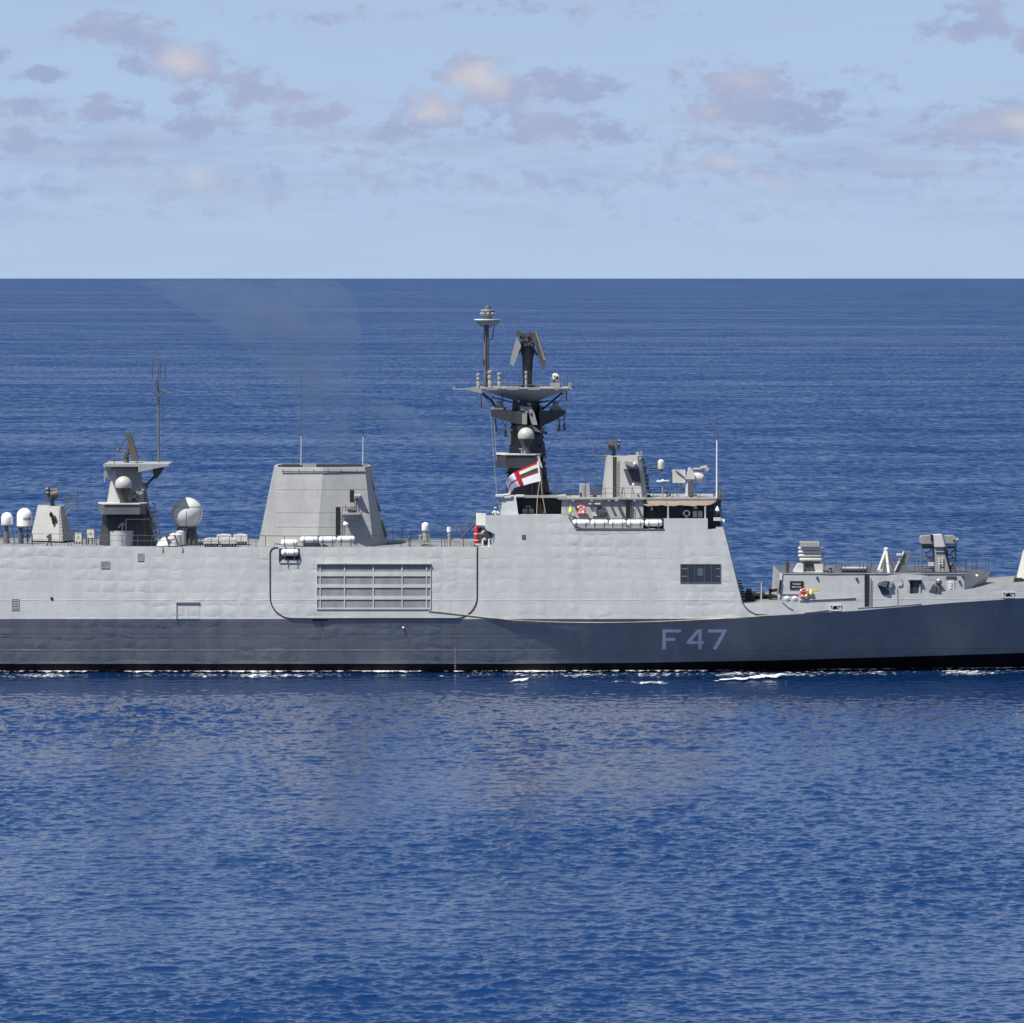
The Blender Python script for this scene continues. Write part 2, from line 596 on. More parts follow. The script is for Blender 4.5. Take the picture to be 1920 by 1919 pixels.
def wave_full(x, y):
    """height and the sideways drift that sharpens the crests"""
    h, dx, dy = (np.zeros(x.shape, np.float32) for _ in range(3))
    x4, y4 = x.astype(np.float32), y.astype(np.float32)
    for i in range(NW):
        p = np.float32(kx[i]) * x4 + np.float32(ky[i]) * y4 + np.float32(ph[i])
        h += np.float32(amp[i]) * np.sin(p)
        c = np.cos(p)
        k = lam[i] / (2 * np.pi)
        dx += np.float32(amp[i] * kx[i] * k * CHOP) * c
        dy += np.float32(amp[i] * ky[i] * k * CHOP) * c
    m = calm(x, y)
    return h * m, dx * m, dy * m


CHOP = 2.1


def slick(x, y):
    """0 in the smoothed water close beside the moving hull, 1 in the open"""
    t = np.clip((-12.0 - y) / 42.0, 0, 1) + np.clip((y - 9.0) / 12.0, 0, 1)
    t = np.maximum(t, np.clip((np.abs(x + 6) - 55) / 12, 0, 1))
    t = np.clip(t, 0, 1)
    return t * t * (3 - 2 * t)


def sea_material():
    m, g = new_mat('sea_water')
    pos = g.n('ShaderNodeNewGeometry').outputs['Position']
    nrm = g.n('ShaderNodeNewGeometry').outputs['Normal']
    at = g.n('ShaderNodeAttribute', attribute_name='far').outputs['Fac']
    # ripples as slopes: fine ones everywhere, longer ones where the mesh carries no waves
    def slopes(scale, ax, ay, det=2.0):
        c = g.noise(g.vm('MULTIPLY', pos, (0.55, 1.0, 1.0)), scale, det, 0.55, col=True)
        return g.vm('MULTIPLY', g.vm('SUBTRACT', c, (0.5, 0.5, 0.5)), (ax, ay, 0.0))
    fine = slopes(4.6, 0.26, 0.32, 2.0)
    mid = slopes(1.0, 0.5, 1.1, 3.0)
    lng = slopes(0.09, 0.10, 0.34, 2.0)
    farv = g.vm('ADD', mid, lng)
    sca = g.vm('SCALE', farv)
    g.put(sca.node.inputs['Scale'], at)
    sl = g.vm('ADD', fine, sca)
    # gust patches far out
    gust = g.noise(g.vm('MULTIPLY', pos, (0.0022, 0.012, 0.0)), 1.0, 5.0, 0.62)
    g2 = g.noise(g.vm('MULTIPLY', pos, (0.03, 0.06, 0.0)), 1.0, 6.0, 0.72)
    g3 = g.noise(g.vm('MULTIPLY', pos, (0.0006, 0.0016, 0.0)), 1.0, 4.0, 0.6)
    g4 = g.noise(g.vm('MULTIPLY', pos, (0.60, 0.075, 0.0)), 1.0, 4.0, 0.75)
    gm = g.m('ADD', g.m('ADD', g.m('MULTIPLY', gust, 0.26), g.m('MULTIPLY', g4, 0.40)), g.m('ADD', g.m('MULTIPLY', g2, 0.20), g.m('MULTIPLY', g3, 0.14)))
    gfar = g.ramp(gm, 0.40, 0.60, 0.2, 1.85)
    gs = g.m('MULTIPLY_ADD', at, g.m('SUBTRACT', gfar, 1.0), 1.0)
    sk = g.n('ShaderNodeAttribute', attribute_name='slick').outputs['Fac']
    gs = g.m('MULTIPLY', gs, g.m('MULTIPLY_ADD', sk, 0.75, 0.25))
    s2 = g.vm('SCALE', sl)
    g.put(s2.node.inputs['Scale'], gs)
    # unresolved waves hide their far slopes: what is seen leans towards the viewer
    inc = g.n('ShaderNodeNewGeometry').outputs['Incoming']
    lean = g.vm('MULTIPLY', inc, (1.0, 1.0, 0.0))
    ln = g.vm('SCALE', lean)
    g.put(ln.node.inputs['Scale'], g.m('MULTIPLY', g.m('MULTIPLY_ADD', at, 0.15, 0.0), gs))
    nn = g.vm('NORMALIZE', g.vm('ADD', g.vm('ADD', nrm, s2), ln))
    b = g.n('ShaderNodeBsdfPrincipled')
    b.inputs['Base Color'].default_value = (0.003, 0.027, 0.105, 1)
    g.put(b.inputs['Roughness'], g.m('MULTIPLY_ADD', at, 0.105, 0.10))
    b.inputs['IOR'].default_value = 1.333
    b.inputs['Specular IOR Level'].default_value = 0.5
    g.L.new(nn, b.inputs['Normal'])
    finish(g, b.outputs[0])
    return m


def build_sea():
    x0, x1, y0, y1 = -78.0, 78.0, -278.0, 190.0
    ys = [y0]
    while ys[-1] < y1:
        ys.append(ys[-1] + 0.11 + 0.32 * max(0.0, (ys[-1] - y0)) / (y1 - y0))
    ys = np.array(ys)
    ys[-1] = y1
    us = np.linspace(-1, 1, 1001)
    hw = 36.0 + (78.0 - 36.0) * (ys - y0) / (y1 - y0)
    gx = hw[:, None] * us[None, :]
    gy = np.repeat(ys[:, None], len(us), 1)
    fade = np.clip((y1 - gy) / 150.0, 0, 1) * np.clip((1 - np.abs(us))[None, :] * 9, 0, 1) * np.clip((gy - y0) / 6, 0, 1)
    fade = fade * fade * (3 - 2 * fade)
    h, dx, dy = wave_full(gx, gy)
    ny, nx = gx.shape
    co = np.stack([gx + dx * fade, gy + dy * fade, h * fade], -1).reshape(-1, 3)
    idx = np.arange(ny * nx).reshape(ny, nx)
    q = np.stack([idx[:-1, :-1], idx[:-1, 1:], idx[1:, 1:], idx[1:, :-1]], -1).reshape(-1, 4)
    far = (1 - fade).reshape(-1)
    slk = slick(gx, gy).reshape(-1)
    # the open sea around: rings of quads out to the horizon
    base = len(co)
    ext, rings = [], []
    rx = [None]
    for k in (3.0, 12.0, 60.0, 300.0, 900.0):
        rx.append((x0 * k, x1 * k, y0 * k if k < 20 else -66000.0 * k / 900, y1 * k if k < 20 else 66000.0 * k / 900))
    vv, qq = [], []
    vv = [(-36.0, y0, 0), (36.0, y0, 0), (x1, y1, 0), (x0, y1, 0)]
    for a in rx[1:]:
        vv += [(a[0], a[2], 0), (a[1], a[2], 0), (a[1], a[3], 0), (a[0], a[3], 0)]
    for k in range(len(rx) - 1):
        for i in range(4):
            j = (i + 1) % 4
            qq.append((base + k * 4 + i, base + k * 4 + j, base + (k + 1) * 4 + j, base + (k + 1) * 4 + i)[::-1])
    co = np.concatenate([co, np.array(vv, float)])
    q = np.concatenate([q, np.array(qq)])
    far = np.concatenate([far, np.ones(len(vv))])
    slk = np.concatenate([slk, np.ones(len(vv))])
    me = bpy.data.meshes.new('sea')
    me.vertices.add(len(co))
    me.vertices.foreach_set('co', co.astype(np.float32).ravel())
    me.loops.add(len(q) * 4)
    me.loops.foreach_set('vertex_index', q.astype(np.int32).ravel())
    me.polygons.add(len(q))
    me.polygons.foreach_set('loop_start', np.arange(0, len(q) * 4, 4, dtype=np.int32))
    me.polygons.foreach_set('loop_total', np.full(len(q), 4, dtype=np.int32))
    me.polygons.foreach_set('use_smooth', np.ones(len(q), dtype=bool))
    me.update(calc_edges=True)
    a = me.attributes.new('far', 'FLOAT', 'POINT')
    a.data.foreach_set('value', far.astype(np.float32))
    a = me.attributes.new('slick', 'FLOAT', 'POINT')
    a.data.foreach_set('value', slk.astype(np.float32))
    me.materials.append(sea_material())
    o = bpy.data.objects.new('sea', me)
    COL.objects.link(o)
    tag(o, 'deep blue open sea with short wind ripples out to the horizon', 'sea', kind='structure')


build_sea()

#PARTS#
# ------------------------------------------------------------------ the warship
ship = thing('warship', 'long grey naval frigate with pennant number F 47 steaming across the picture', 'warship')
ZD = Z(1025, -7.4)           # weather deck height


def dpy(y):
    """photo row of the weather deck at depth y"""
    return EYE + (CAMH - ZD) * F / (y - CAMY)


def gun(x):
    y = -7.4
    for _ in range(8):
        z = Z(interp(GU, px_of(x, y)), y)
        y = side_y(x, z)
    return z


def boot(x):
    y = -6.9
    for _ in range(8):
        z = Z(interp(BT, px_of(x, y)), y)
        y = side_y(x, z)
    return max(0.3, z)


def build_hull():
    xs = list(np.linspace(-78, 64.5, 330)) + [X(895.4, -7.4), X(896.6, -8.0)]
    xs = sorted(xs)
    mb = MB()
    rows = []
    for x in xs:
        k, b, gz = zk(x), boot(x), gun(x)
        zs = [-2.5, 0.0, b] + [b + (k - b) * t / 8 for t in range(1, 8)] + [k, k + (gz - k) * 0.5, gz]
        near = [(x, side_y(x, z) if z >= 0 else -max(0.0, bw(x)) * 0.75, z) for z in zs]
        rows.append(near)
    n = len(rows[0])
    vs = []
    for r in rows:
        vs += r
    for r in rows:
        vs += [(p[0], -p[1], p[2]) for p in r]
    off = len(rows) * n
    for i in range(len(rows) - 1):
        for j in range(n - 1):
            a = i * n + j
            mb.f.append((a, a + n, a + n + 1, a + 1))
            mb.f.append((off + a, off + a + 1, off + a + n + 1, off + a + n))
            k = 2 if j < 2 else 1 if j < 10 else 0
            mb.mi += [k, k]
    # transom
    mb.f.append(tuple(range(n)) + tuple(reversed(range(off, off + n))))
    mb.mi.append(0)
    mb.v = vs
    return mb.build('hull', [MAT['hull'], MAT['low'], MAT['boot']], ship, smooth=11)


hull = build_hull()


def build_deck():
    mb = MB()
    for lo, hi, drop in ((-78.0, X(895.4, -7.4), 0.03), (X(1370, -7.9), 63.5, 0.12)):
        xs = np.linspace(lo, hi, 40)
        vs, fs = [], []
        for x in xs:
            z = gun(x) - drop
            y = min(-0.02, side_y(x, z) + 0.03)
            vs += [(x, y, z), (x, -y, z)]
        for i in range(len(xs) - 1):
            fs.append((2 * i, 2 * i + 2, 2 * i + 3, 2 * i + 1))
        mb.add(vs, fs)
    return mb.build('deck', MAT['deck'], ship)


build_deck()

# bridge block: one slab flush with the hull side
def build_bridge_block():
    out = [(896.6, 1131), (896.6, 1026), (917, 1026), (923, 1023), (926.5, 1016), (928, 1002), (911, 993.5), (908, 985), (910, 985), (944, 985), (944, 965.5), (1065, 966), (1081, 993),
           (1245, 993), (1245, 973), (1327, 973), (1327, 993), (1343, 993), (1343, 989), (1356, 989.5), (1372, 1052), (1386, 1110), (1391.5, 1131)]
    near = [S(a, b) for a, b in out]
    far = [(p.x, -p.y, p.z) for p in near]
    mb = MB().loft([near, far])
    o = mb.build('bridge_block', MAT['hull'], ship)
    # bulwark round the little platform at the after end
    b = MB()
    near = [S(a, c) for a, c in [(910, 985), (910, 966.5), (944, 966), (944, 985)]]
    b.loft([near, [(p.x, p.y + 0.08, p.z) for p in near]])
    b.build('bulwark', MAT['hull'], o)
    b = MB()   # paler screen facing aft
    b.plan([(986, [(892.5, -5.9), (911, -7.02), (911, -6.9), (893.5, -5.8)]), (963, [(892.5, -5.8), (911, -6.78), (911, -6.66), (893.5, -5.7)])])
    b.build('screen', MAT['lgrey'], o)
    return o


block = build_bridge_block()

# openings in the block's after corner: dark well with fittings
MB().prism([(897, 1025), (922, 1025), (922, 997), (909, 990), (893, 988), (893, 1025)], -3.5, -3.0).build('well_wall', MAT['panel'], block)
b = MB()
b.plan([(1024, [(896, -5.2), (905, -5.2), (905, -4.2), (896, -4.2)]), (1000, [(898, -5.2), (903, -5.2), (903, -4.4), (898, -4.4)])])
b.ball(W(907, 1000, -5), 0.24)
b.build('winch', MAT['greyp'], ship, smooth=30)
for px in (905, 917):
    b = MB()
    pts = [W(px, 1025, -6.2), W(px, 1014, -6.2), W(px + 1.5, 1011, -6.2), W(px + 4, 1010.5, -6.2), W(px + 5.5, 1013, -6.2)]
    b.path(pts, 0.09, 8)
    b.build('gooseneck_vent', MAT['lgrey'], ship, smooth=40)

# side of the hull: louvres, scuttles, recessed doors
def side_frame(pts_in, grow, name, parent, mat_in, mat_fr=None, out=0.05, bars=0, vert=0):
    x0, y0, x1, y1 = pts_in
    f = MB()
    for r in (rect(x0 - grow, y0 - grow, x1 + grow, y0), rect(x0 - grow, y1, x1 + grow, y1 + grow), rect(x0 - grow, y0, x0, y1), rect(x1, y0, x1 + grow, y1)):
        f.side(r, out)
    o = f.build(name, mat_fr or MAT['hull'], parent)
    p = MB().side(rect(x0, y0, x1, y1), 0.012)
    p.build('backing', mat_in, o)
    if bars or vert:
        s = MB()
        for i in range(bars):
            yy = y0 + (y1 - y0) * (i + 0.5) / bars
            s.side(rect(x0, yy - 0.35 * (y1 - y0) / bars * 0.7, x1, yy + 0.2 * (y1 - y0) / bars), out * 0.7)
        for i in range(1, vert):
            xx = x0 + (x1 - x0) * i / vert
            s.side(rect(xx - 0.4, y0, xx + 0.4, y1), out * 0.75)
        s.build('slats', mat_fr or MAT['hull'], o)
    return o


side_frame((190.5, 1054, 204, 1064.5), 1.6, 'louvre', hull, MAT['intake'], MAT['greyp'], 0.07, bars=3, vert=3)
side_frame((259, 1039, 268, 1050.5), 1.5, 'louvre', hull, MAT['intake'], MAT['greyp'], 0.07, bars=3, vert=2)
side_frame((23, 1124.5, 34.5, 1143), 1.5, 'louvre', hull, MAT['intake'], MAT['greyp'], 0.06, bars=4)
MB().lathe(S(97, 1122.5, 0.02), [(0.13, -0.02), (0.13, 0.06), (0.07, 0.08)], axis=(0, -1, 0.1)).build('discharge_pipe', MAT['black'], hull)
o = side_frame((979.5, 1004.5, 984.5, 1010), 1.2, 'scuttle', block, MAT['intake'], MAT['dgrey'], 0.05, bars=2)
# pilot door: shallow recess with a shading head
b = MB()
b.side(rect(330, 1128.5, 374, 1131), 0.16)
b.side(rect(330, 1131, 331.3, 1161), 0.12)
b.build('door_recess', MAT['greyp'], hull)
b = MB()
b.side(rect(332, 1131, 373.5, 1161), 0.02)
for i in range(1, 4):
    b.side(rect(332 + i * 10.4 - 0.35, 1135, 332 + i * 10.4 + 0.35, 1161), 0.035)
b.build('side_door', MAT['hull'], hull)

# rubber joint round the midship bay
def joint_path():
    pts = [(521, 1027), (514, 1027), (509, 1030), (506.5, 1036), (506.5, 1120)]
    for i in range(1, 9):
        a = R(90 * i / 8)
        pts.append((506.5 + 41 * (1 - math.cos(a)), 1120 + 40 * math.sin(a)))
    pts += [(600, 1160.3), (700, 1160), (853, 1160)]
    for i in range(1, 9):
        a = R(90 * i / 8)
        pts.append((853 + 41.5 * math.sin(a), 1160 - 40 * (1 - math.cos(a))))
    pts += [(894.7, 1040), (895.2, 1026)]
    return pts


b = MB()
b.path([S(a, c, 0.02) for a, c in joint_path()], 0.055, 6)
b.build('rubber_joint', MAT['black'], hull)

# big intake grille
def build_grille():
    x0, y0, x1, y1 = 593.5, 1056, 808, 1143
    f = MB()
    yr = [1056, 1058.5, 1073, 1077.5, 1080.5, 1096, 1102, 1118, 1124, 1139.5, 1143]
    f.side(rect(x0, 1056, x1, 1058.3), 0.26)
    rows = [(1059, 1072.5), (1081, 1096), (1102.5, 1118), (1124.5, 1140)]
    bars_y = [(1072.5, 1081), (1096, 1102.5), (1118, 1124.5), (1140, 1143)]
    for a, c in bars_y:
        f.side(rect(x0, a, x1, c), 0.10)
    cols = [594, 600.5, 646, 700, 754, 800, 808]
    for r in rows:
        f.side(rect(x0, r[0], x0 + 1.2, r[1]), 0.10)
        f.side(rect(x1 - 1.2, r[0], x1, r[1]), 0.10)
        for c in cols[1:-1]:
            f.side(rect(c - 1.1, r[0], c + 1.1, r[1]), 0.095)
    o = f.build('intake_grille', MAT['hull'], hull)
    p = MB()
    for r in rows:
        p.side(rect(x0 + 1.2, r[0], x1 - 1.2, r[1]), 0.012)
    p.build('mesh_panel', MAT['intake'], o)
    for (xx, r, w) in [(727.5, 0, .5), (735, 1, .6), (612, 2, .3), (626, 3, .5), (629, 3, .4), (760, 2, .4), (762, 1, .3), (640, 1, .3)]:
        MB().side(rect(xx - w, rows[r][0], xx + w, rows[r][1]), 0.04).build('panel_batten', MAT['greyp'], o)


build_grille()

# exhaust slot with a short rope's end under it
b = MB()
b.side(rrect(586, 1161.3, 613.5, 1165.3, 1.8), 0.06)
b.build('fender_slot', MAT['black'], hull)
MB().path([S(599, 1165, 0.05), S(601, 1171, 0.05), S(604, 1177, 0.05)], 0.035, 5).build('lanyard', MAT['dgrey'], hull)
b = MB()
b.lathe(S(756, 1177, 0.0), [(0.10, -0.05), (0.10, 0.05), (0.05, 0.06)], axis=(0, -1, 0.5))
b.build('overboard_discharge', MAT['lgrey'], hull, smooth=40)
# draught marks
for i in range(11):
    py = 1215 + i * 4.2
    MB().side(rect(852.3 if i % 2 else 851.6, py, 854.6, py + 1.5), 0.012).build('draught_mark', MAT['num'], hull)

# pennant number, drawn as strokes that lie on the flare
def number():
    mb = MB()
    t = 6.6

    def stroke(a, c, w=t):
        a, c = Vector(a), Vector(c)
        d = (c - a).normalized()
        nn = Vector((-d.y, d.x)) * w / 2
        mb.side([tuple(a - nn), tuple(a + nn), tuple(c + nn), tuple(c - nn)][::-1], 0.012)
    stroke((1245.0, 1218), (1245.0, 1180.5), 6.2)       # F
    stroke((1248.1, 1183.4), (1277, 1183.4), 5.8)
    stroke((1248.1, 1199.2), (1266, 1199.2), 5.4)
    stroke((1312.6, 1218), (1312.6, 1180.5), 6.2)      # 4
    stroke((1309.5, 1182.6), (1291.5, 1203.6), 6.0)
    stroke((1288, 1205.2), (1309.5, 1205.2), 5.4)
    stroke((1315.7, 1205.2), (1320, 1205.2), 5.4)
    stroke((1328, 1183.4), (1362.5, 1183.4), 5.8)     # 7
    stroke((1357.8, 1186.2), (1339.5, 1218), 6.2)
    return mb.build('pennant_number', MAT['num'], hull)


number()

# bridge-front window in the side
o = side_frame((1277, 1059.5, 1350, 1092), 1.6, 'side_window', block, MAT['glass'], MAT['dgrey'], 0.06)
for xx in (1290, 1302.5, 1321, 1334):
    MB().side(rect(xx - 0.5, 1060, xx + 0.5, 1092), 0.03).build('muntin', MAT['dgrey'], o)
for yy in (1067, 1081):
    for x0_, x1_ in ((1278, 1289), (1342, 1350)):
        MB().side(rect(x0_, yy - .4, x1_, yy + .4), 0.035).build('glazing_bar', MAT['greyp'], o)
MB().side(rect(1308, 1066, 1318, 1080), 0.03).build('inner_panel', paint('window_blue', (0.075, 0.095, 0.12), 0.3), o)

# fashion line where the block runs down into the foredeck
b = MB()
b.path([S(1392, 1130, .03), S(1397, 1138, .03), S(1405, 1146, .03), S(1417, 1152, .03), S(1440, 1153.5, .03)], 0.05, 6)
b.path([S(1357, 990, .02), S(1373, 1052, .02), S(1387, 1110, .02), S(1392, 1130, .02)], 0.035, 5)
b.build('edge_strip', MAT['dgrey'], block)

# fairleads in the foredeck bulwark
for cx, cy in ((1566.5, 1139.5), (1891, 1115.5)):
    f = MB()
    f.side(rect(cx - 11, cy - 5.5, cx + 11, cy - 3.6), 0.12)
    f.side(rect(cx - 11, cy - 3.6, cx - 9, cy + 5), 0.07)
    f.side(rect(cx + 8, cy - 3.6, cx + 10, cy + 5), 0.07)
    f.side(rect(cx - 9, cy + 4.2, cx + 10, cy + 6.2), 0.14)
    o = f.build('fairlead', MAT['lgrey'], hull)
    MB().side(rrect(cx - 6, cy - 3, cx + 5.5, cy + 3.4, 3), 0.05).build('fairlead_hole', MAT['black'], o)
    rr = MB()
    rr.path([S(cx - 6, cy + 2, .10), S(cx - 5, cy - 2, .10), S(cx, cy - 4, .10), S(cx + 4, cy - 2, .10), S(cx + 5.5, cy + 2, .10)], 0.06, 6)
    rr.build('fairlead_rim', MAT['greyp'], o)

# ------------------------------------------------------------------ funnel
def build_funnel():
    bot = [(484, -2.4), (516, -6.52), (594, -6.7), (700, -5.34), (724, -1.8)]
    top = [(514, -1.6), (517.5, -4.7), (606, -4.9), (684, -3.9), (694.5, -1.2)]

    def ring(pts, py):
        yf = min(y for _, y in pts)
        z = Z(py, yf)
        near = [(X(p, y), y, z) for p, y in pts]
        return near + [(x, -y, zz) for x, y, zz in reversed(near)]
    r0, r1 = ring(bot, 1026), ring(top, 876.5)
    mb = MB().loft([r0, r1], cap=False)
    # rim and hollow top
    inner = [(x * 0.94 + r1[0][0] * 0.0 + X(604, -3) * 0.06, y * 0.9, z) for x, y, z in r1]
    deep = [(x, y, z - 1.5) for x, y, z in inner]
    n = len(r1)
    mb.add(r1 + inner + deep, [(i, (i + 1) % n, n + (i + 1) % n, n + i) for i in range(n)]
           + [(n + i, n + (i + 1) % n, 2 * n + (i + 1) % n, 2 * n + i) for i in range(n)] + [tuple(2 * n + i for i in range(n))])
    fo = mb.build('funnel', MAT['grey'], ship)
    # exhaust trunks standing just above the rim
    for x0, x1 in ((530, 568), (592, 682)):
        b = MB()
        b.plan([(890, [(x0, -2.2), (x1, -2.2), (x1, 2.2), (x0, 2.2)]), (873.6, [(x0 + 1, -2.2), (x1 - 1, -2.2), (x1 - 1, 2.2), (x0 + 1, 2.2)])])
        b.build('exhaust_trunk', MAT['black'], fo)
    # rail line under the rim
    b = MB()
    ln = [(528, 884.2, -4.95), (605, 884.6, -5.1), (684, 885, -4.05)]
    b.path([W(*p) for p in ln], 0.05, 6)
    for t in (530, 560, 588, 615, 640, 668):
        yy = np.interp(t, [528, 605, 684], [-4.95, -5.1, -4.05])
        b.tube(W(t, 884.4, yy), W(t, 880.4, yy + 0.1), 0.03)
    b.build('grab_rail', MAT['dgrey'], fo)
    # weld seams
    b = MB()
    for f in (0.28, 0.57, 0.75):
        pts = []
        for (pa, ya), (pb, yb) in list(zip(top, bot))[1:4]:
            p = Vector((X(pa, ya), ya, r1[0][2])).lerp(Vector((X(pb, yb), yb, r0[0][2])), f)
            pts.append(p + Vector((0, -0.005, 0)))
        b.path(pts, 0.018, 5)
    b.build('weld_seam', MAT['grey'], fo)
    # louvred boxes on the forward face
    for (xa, ya, xb, yb) in ((691, 894, 703, 921), (700, 929, 713, 961), (713, 979, 725.5, 1009)):
        b = MB()
        b.prism([(xa, ya), (xa + 3.5, ya - 1), (xb, yb - 3), (xb - 2, yb), (xa + 5, yb - 6)], -1.7, 1.7)
        b.build('vent_box', MAT['dgrey'], fo)
    # foot rail in front of the face
    b = MB()
    b.path([W(488, 1005, -6.6), W(560, 1005.5, -7.0), W(640, 1005, -7.0), W(716, 1004, -6.0)], 0.035, 5)
    for t in (498, 533, 597, 690):
        b.tube(W(t, 1005, -7), W(t, 1024.5, -7), 0.035, n=5)
    b.build('guard_rail', MAT['dgrey'], fo)
    # ladder slots, boxes and lamp platform
    def fy(px, py):
        """depth of the forward quarter face"""
        t = (py - 876.5) / (1026 - 876.5)
        a = np.array([606 + (594 - 606) * t, -4.9 + (-6.7 + 4.9) * t])
        c = np.array([684 + (700 - 684) * t, -3.9 + (-5.34 + 3.9) * t])
        s = (px - a[0]) / (c[0] - a[0])
        return float(a[1] + (c[1] - a[1]) * s)

    def slot(x0, y0, x1, y1):
        b = MB()
        near = [W(px, py, fy(px, py) - 0.06) for px, py in rect(x0, y0, x1, y1)]
        b.loft([near, [(p.x, p.y + 0.3, p.z) for p in near]])
        return b
    slot(629.5, 951, 637.5, 1006).build('vent_slot', MAT['black'], fo)
    slot(656, 919, 663.5, 941).build('vent_slot', MAT['black'], fo)
    MB().ladder(641, 4, 1006, 962, fy(641, 1006) - 0.15, fy(641, 962) - 0.15, 0.022).build('ladder', MAT['dgrey'], fo)
    MB().ladder(667, 4, 961, 932, fy(667, 961) - 0.15, fy(667, 935) - 0.15, 0.022, 5).build('ladder', MAT['dgrey'], fo)
    b = MB()
    b.pbox(664, 928, 676, 931, -5.4, -3.0)
    b.pbox(664.5, 931, 675, 935, -5.2, -3.0)
    b.build('junction_box', MAT['lgrey'], fo)
    b = MB()
    yp = -6.6
    b.pbox(641, 962, 675.5, 965.6, yp, -3.8)
    b.plan([(983, [(650, -5.0), (668, -4.9), (668, -4.0), (650, -4.0)]), (966.2, [(644, -6.2), (673, -6.2), (673, -4.0), (644, -4.0)])])
    po = b.build('lamp_platform', MAT['grey'], fo)
    b = MB()
    for t in (642, 648, 660, 674):
        b.tube(W(t, 962, yp + .05), W(t, 946 if t == 648 else 950, yp + .05), 0.03, n=5)
    b.path([W(642, 951, yp + .05), W(674, 951, yp + .05)], 0.028, 5)
    b.build('platform_rail', MAT['dgrey'], po)
    b = MB()
    b.pbox(649, 950, 664, 955, -6.3, -5.2)
    b.pbox(655, 955, 661, 962, -6.0, -5.4)
    b.build('signal_lamp', MAT['greyp'], po)
    b = MB().lathe(W(649, 983, -6.15), [(0.05, -.1), (0.22, 0.0), (0.22, 0.15), (0.1, .25)], axis=(-.3, -1, 0.1))
    b.build('floodlight', MAT['white'], fo, smooth=40)
    return fo


funnel = build_funnel()


def whip(px, y, base, mid, tip, r=0.055, lower='lgrey', dx=0.0):
    b = MB()
    if mid:
        b.tube(W(px, base, y), W(px + dx * .5, mid, y), r, r * 0.8, 8)
        o = b.build('whip_antenna', MAT[lower], ship, smooth=50)
        c = MB().tube(W(px + dx * .5, mid + 3, y), W(px + dx * .5, mid - 5, y), r * 1.35, r * 0.7, 8)
        c.build('ferrule', MAT['dgrey'], o)
        MB().tube(W(px + dx * .5, mid, y), W(px + dx, tip, y), r * 0.5, r * 0.25, 6).build('rod', MAT['dgrey'], o)
    else:
        b.tube(W(px, base, y), W(px + dx, tip, y), r, r * 0.3, 6)
        b.build('whip_antenna', MAT['dgrey'], ship)


whip(564.5, -1.0, 876, 815, 706, dx=1)
whip(680.5, -1.0, 876, 815, 757, dx=1)
whip(146.5, -2.6, 1000, None, 826, 0.032)
whip(169.5, -3.4, 992, None, 826, 0.032)
whip(1344, -4.5, 937, 821, 757, 0.075, 'white', dx=0.5)
whip(1106, -4.0, 920, None, 872, 0.025)

# feed boxes of the two after whips
for px, y, t, btm, hw in ((146.5, -2.6, 999, 1016, 6.2), (169.5, -3.4, 992.5, 1009, 7.0)):
    b = MB()
    b.pbox(px - hw, t, px + hw, btm, y, y + 0.5)
    o = b.build('tuner_box', MAT['lgrey'], ship)
    c = MB()
    for sx in (-1, 1):
        c.tube(W(px + sx * (hw + 1.2), t - 1, y), W(px + sx * (hw + 1.2), dpy(y), y), 0.04)
        c.tube(W(px + sx * hw * .5, btm, y + .2), W(px + sx * hw * .5, dpy(y + .2), y + .2), 0.05)
    c.tube(W(px - hw - 1.2, t - 1, y), W(px + hw + 1.2, t - 1, y), 0.035)
    c.build('box_frame', MAT['dgrey'], o)
    MB().pbox(px - 2, (t + btm) / 2 - 2, px + 2, (t + btm) / 2 + 2, y - 0.02, y).build('dial', MAT['greyp'], o)

# ------------------------------------------------------------------ after radomes and their house
def radome(px, y, top, bot, hw, hatch=None, legs='post', mat='white'):
    c = W(px, bot, y)
    r = M(hw, y)
    h = M(bot - top, y)
    prof = [(r * 0.94, 0), (r, 0.05), (r, h - r)] + [(max(1e-3, r * math.cos(R(a))), h - r + r * math.sin(R(a))) for a in range(10, 91, 10)]
    o = MB().lathe(c, prof, n=28).build('radome', MAT[mat], ship, smooth=35)
    return o, c, r, h


o, c, r, h = radome(13, -3, 961, 984.5, 11)
zt = Z(dpy(-3), -3)
b = MB()
b.lathe((c.x - .05, c.y, zt), [(0.32, 0), (0.17, c.z - zt)], n=10)
b.lathe((c.x, c.y, c.z - .06), [(r * 1.02, 0), (r * 1.02, .06)], n=24)
for sx in (-1, 1):
    b.tube((c.x + sx * r * .8, c.y, c.z), (c.x + sx * r * 1.4, c.y, zt), 0.03)
b.build('pedestal', MAT['mast'], o)
o, c, r, h = radome(46, -3, 953, 987.5, 14.5)
b = MB()
b.lathe((c.x, c.y, c.z - .07), [(r * 1.03, 0), (r * 1.03, .07)], n=24)
b.lathe((c.x - .35, c.y, zt), [(0.2, 0), (0.2, c.z - zt)], n=10)
for px in (45, 51, 52, 58):
    b.tube(W(px, 988, -3.0), W(px + (px - 50) * .3, dpy(-3), -3.0), 0.035)
for k in range(3):
    b.tube(W(45 + k * 2, 993 + k * 8, -3), W(58 - k, 1000 + k * 8, -3), 0.028)
    b.tube(W(58, 993 + k * 8, -3), W(46, 1000 + k * 8, -3), 0.028)
b.build('pedestal', MAT['dgrey'], o)
b = MB()
near = []
for i in range(7):
    a = R(-95 + i * 11)
    near.append((c.x + math.cos(a) * r * 1.008, c.y + math.sin(a) * r * 1.008))
z0, z1 = Z(976, -3.6), Z(971, -3.6)
b.add([(x, y, z0) for x, y in near] + [(x, y, z1) for x, y in near], [(i, i + 1, i + 8, i + 7) for i in range(6)])
b.build('nameplate', MAT['greyp'], o)

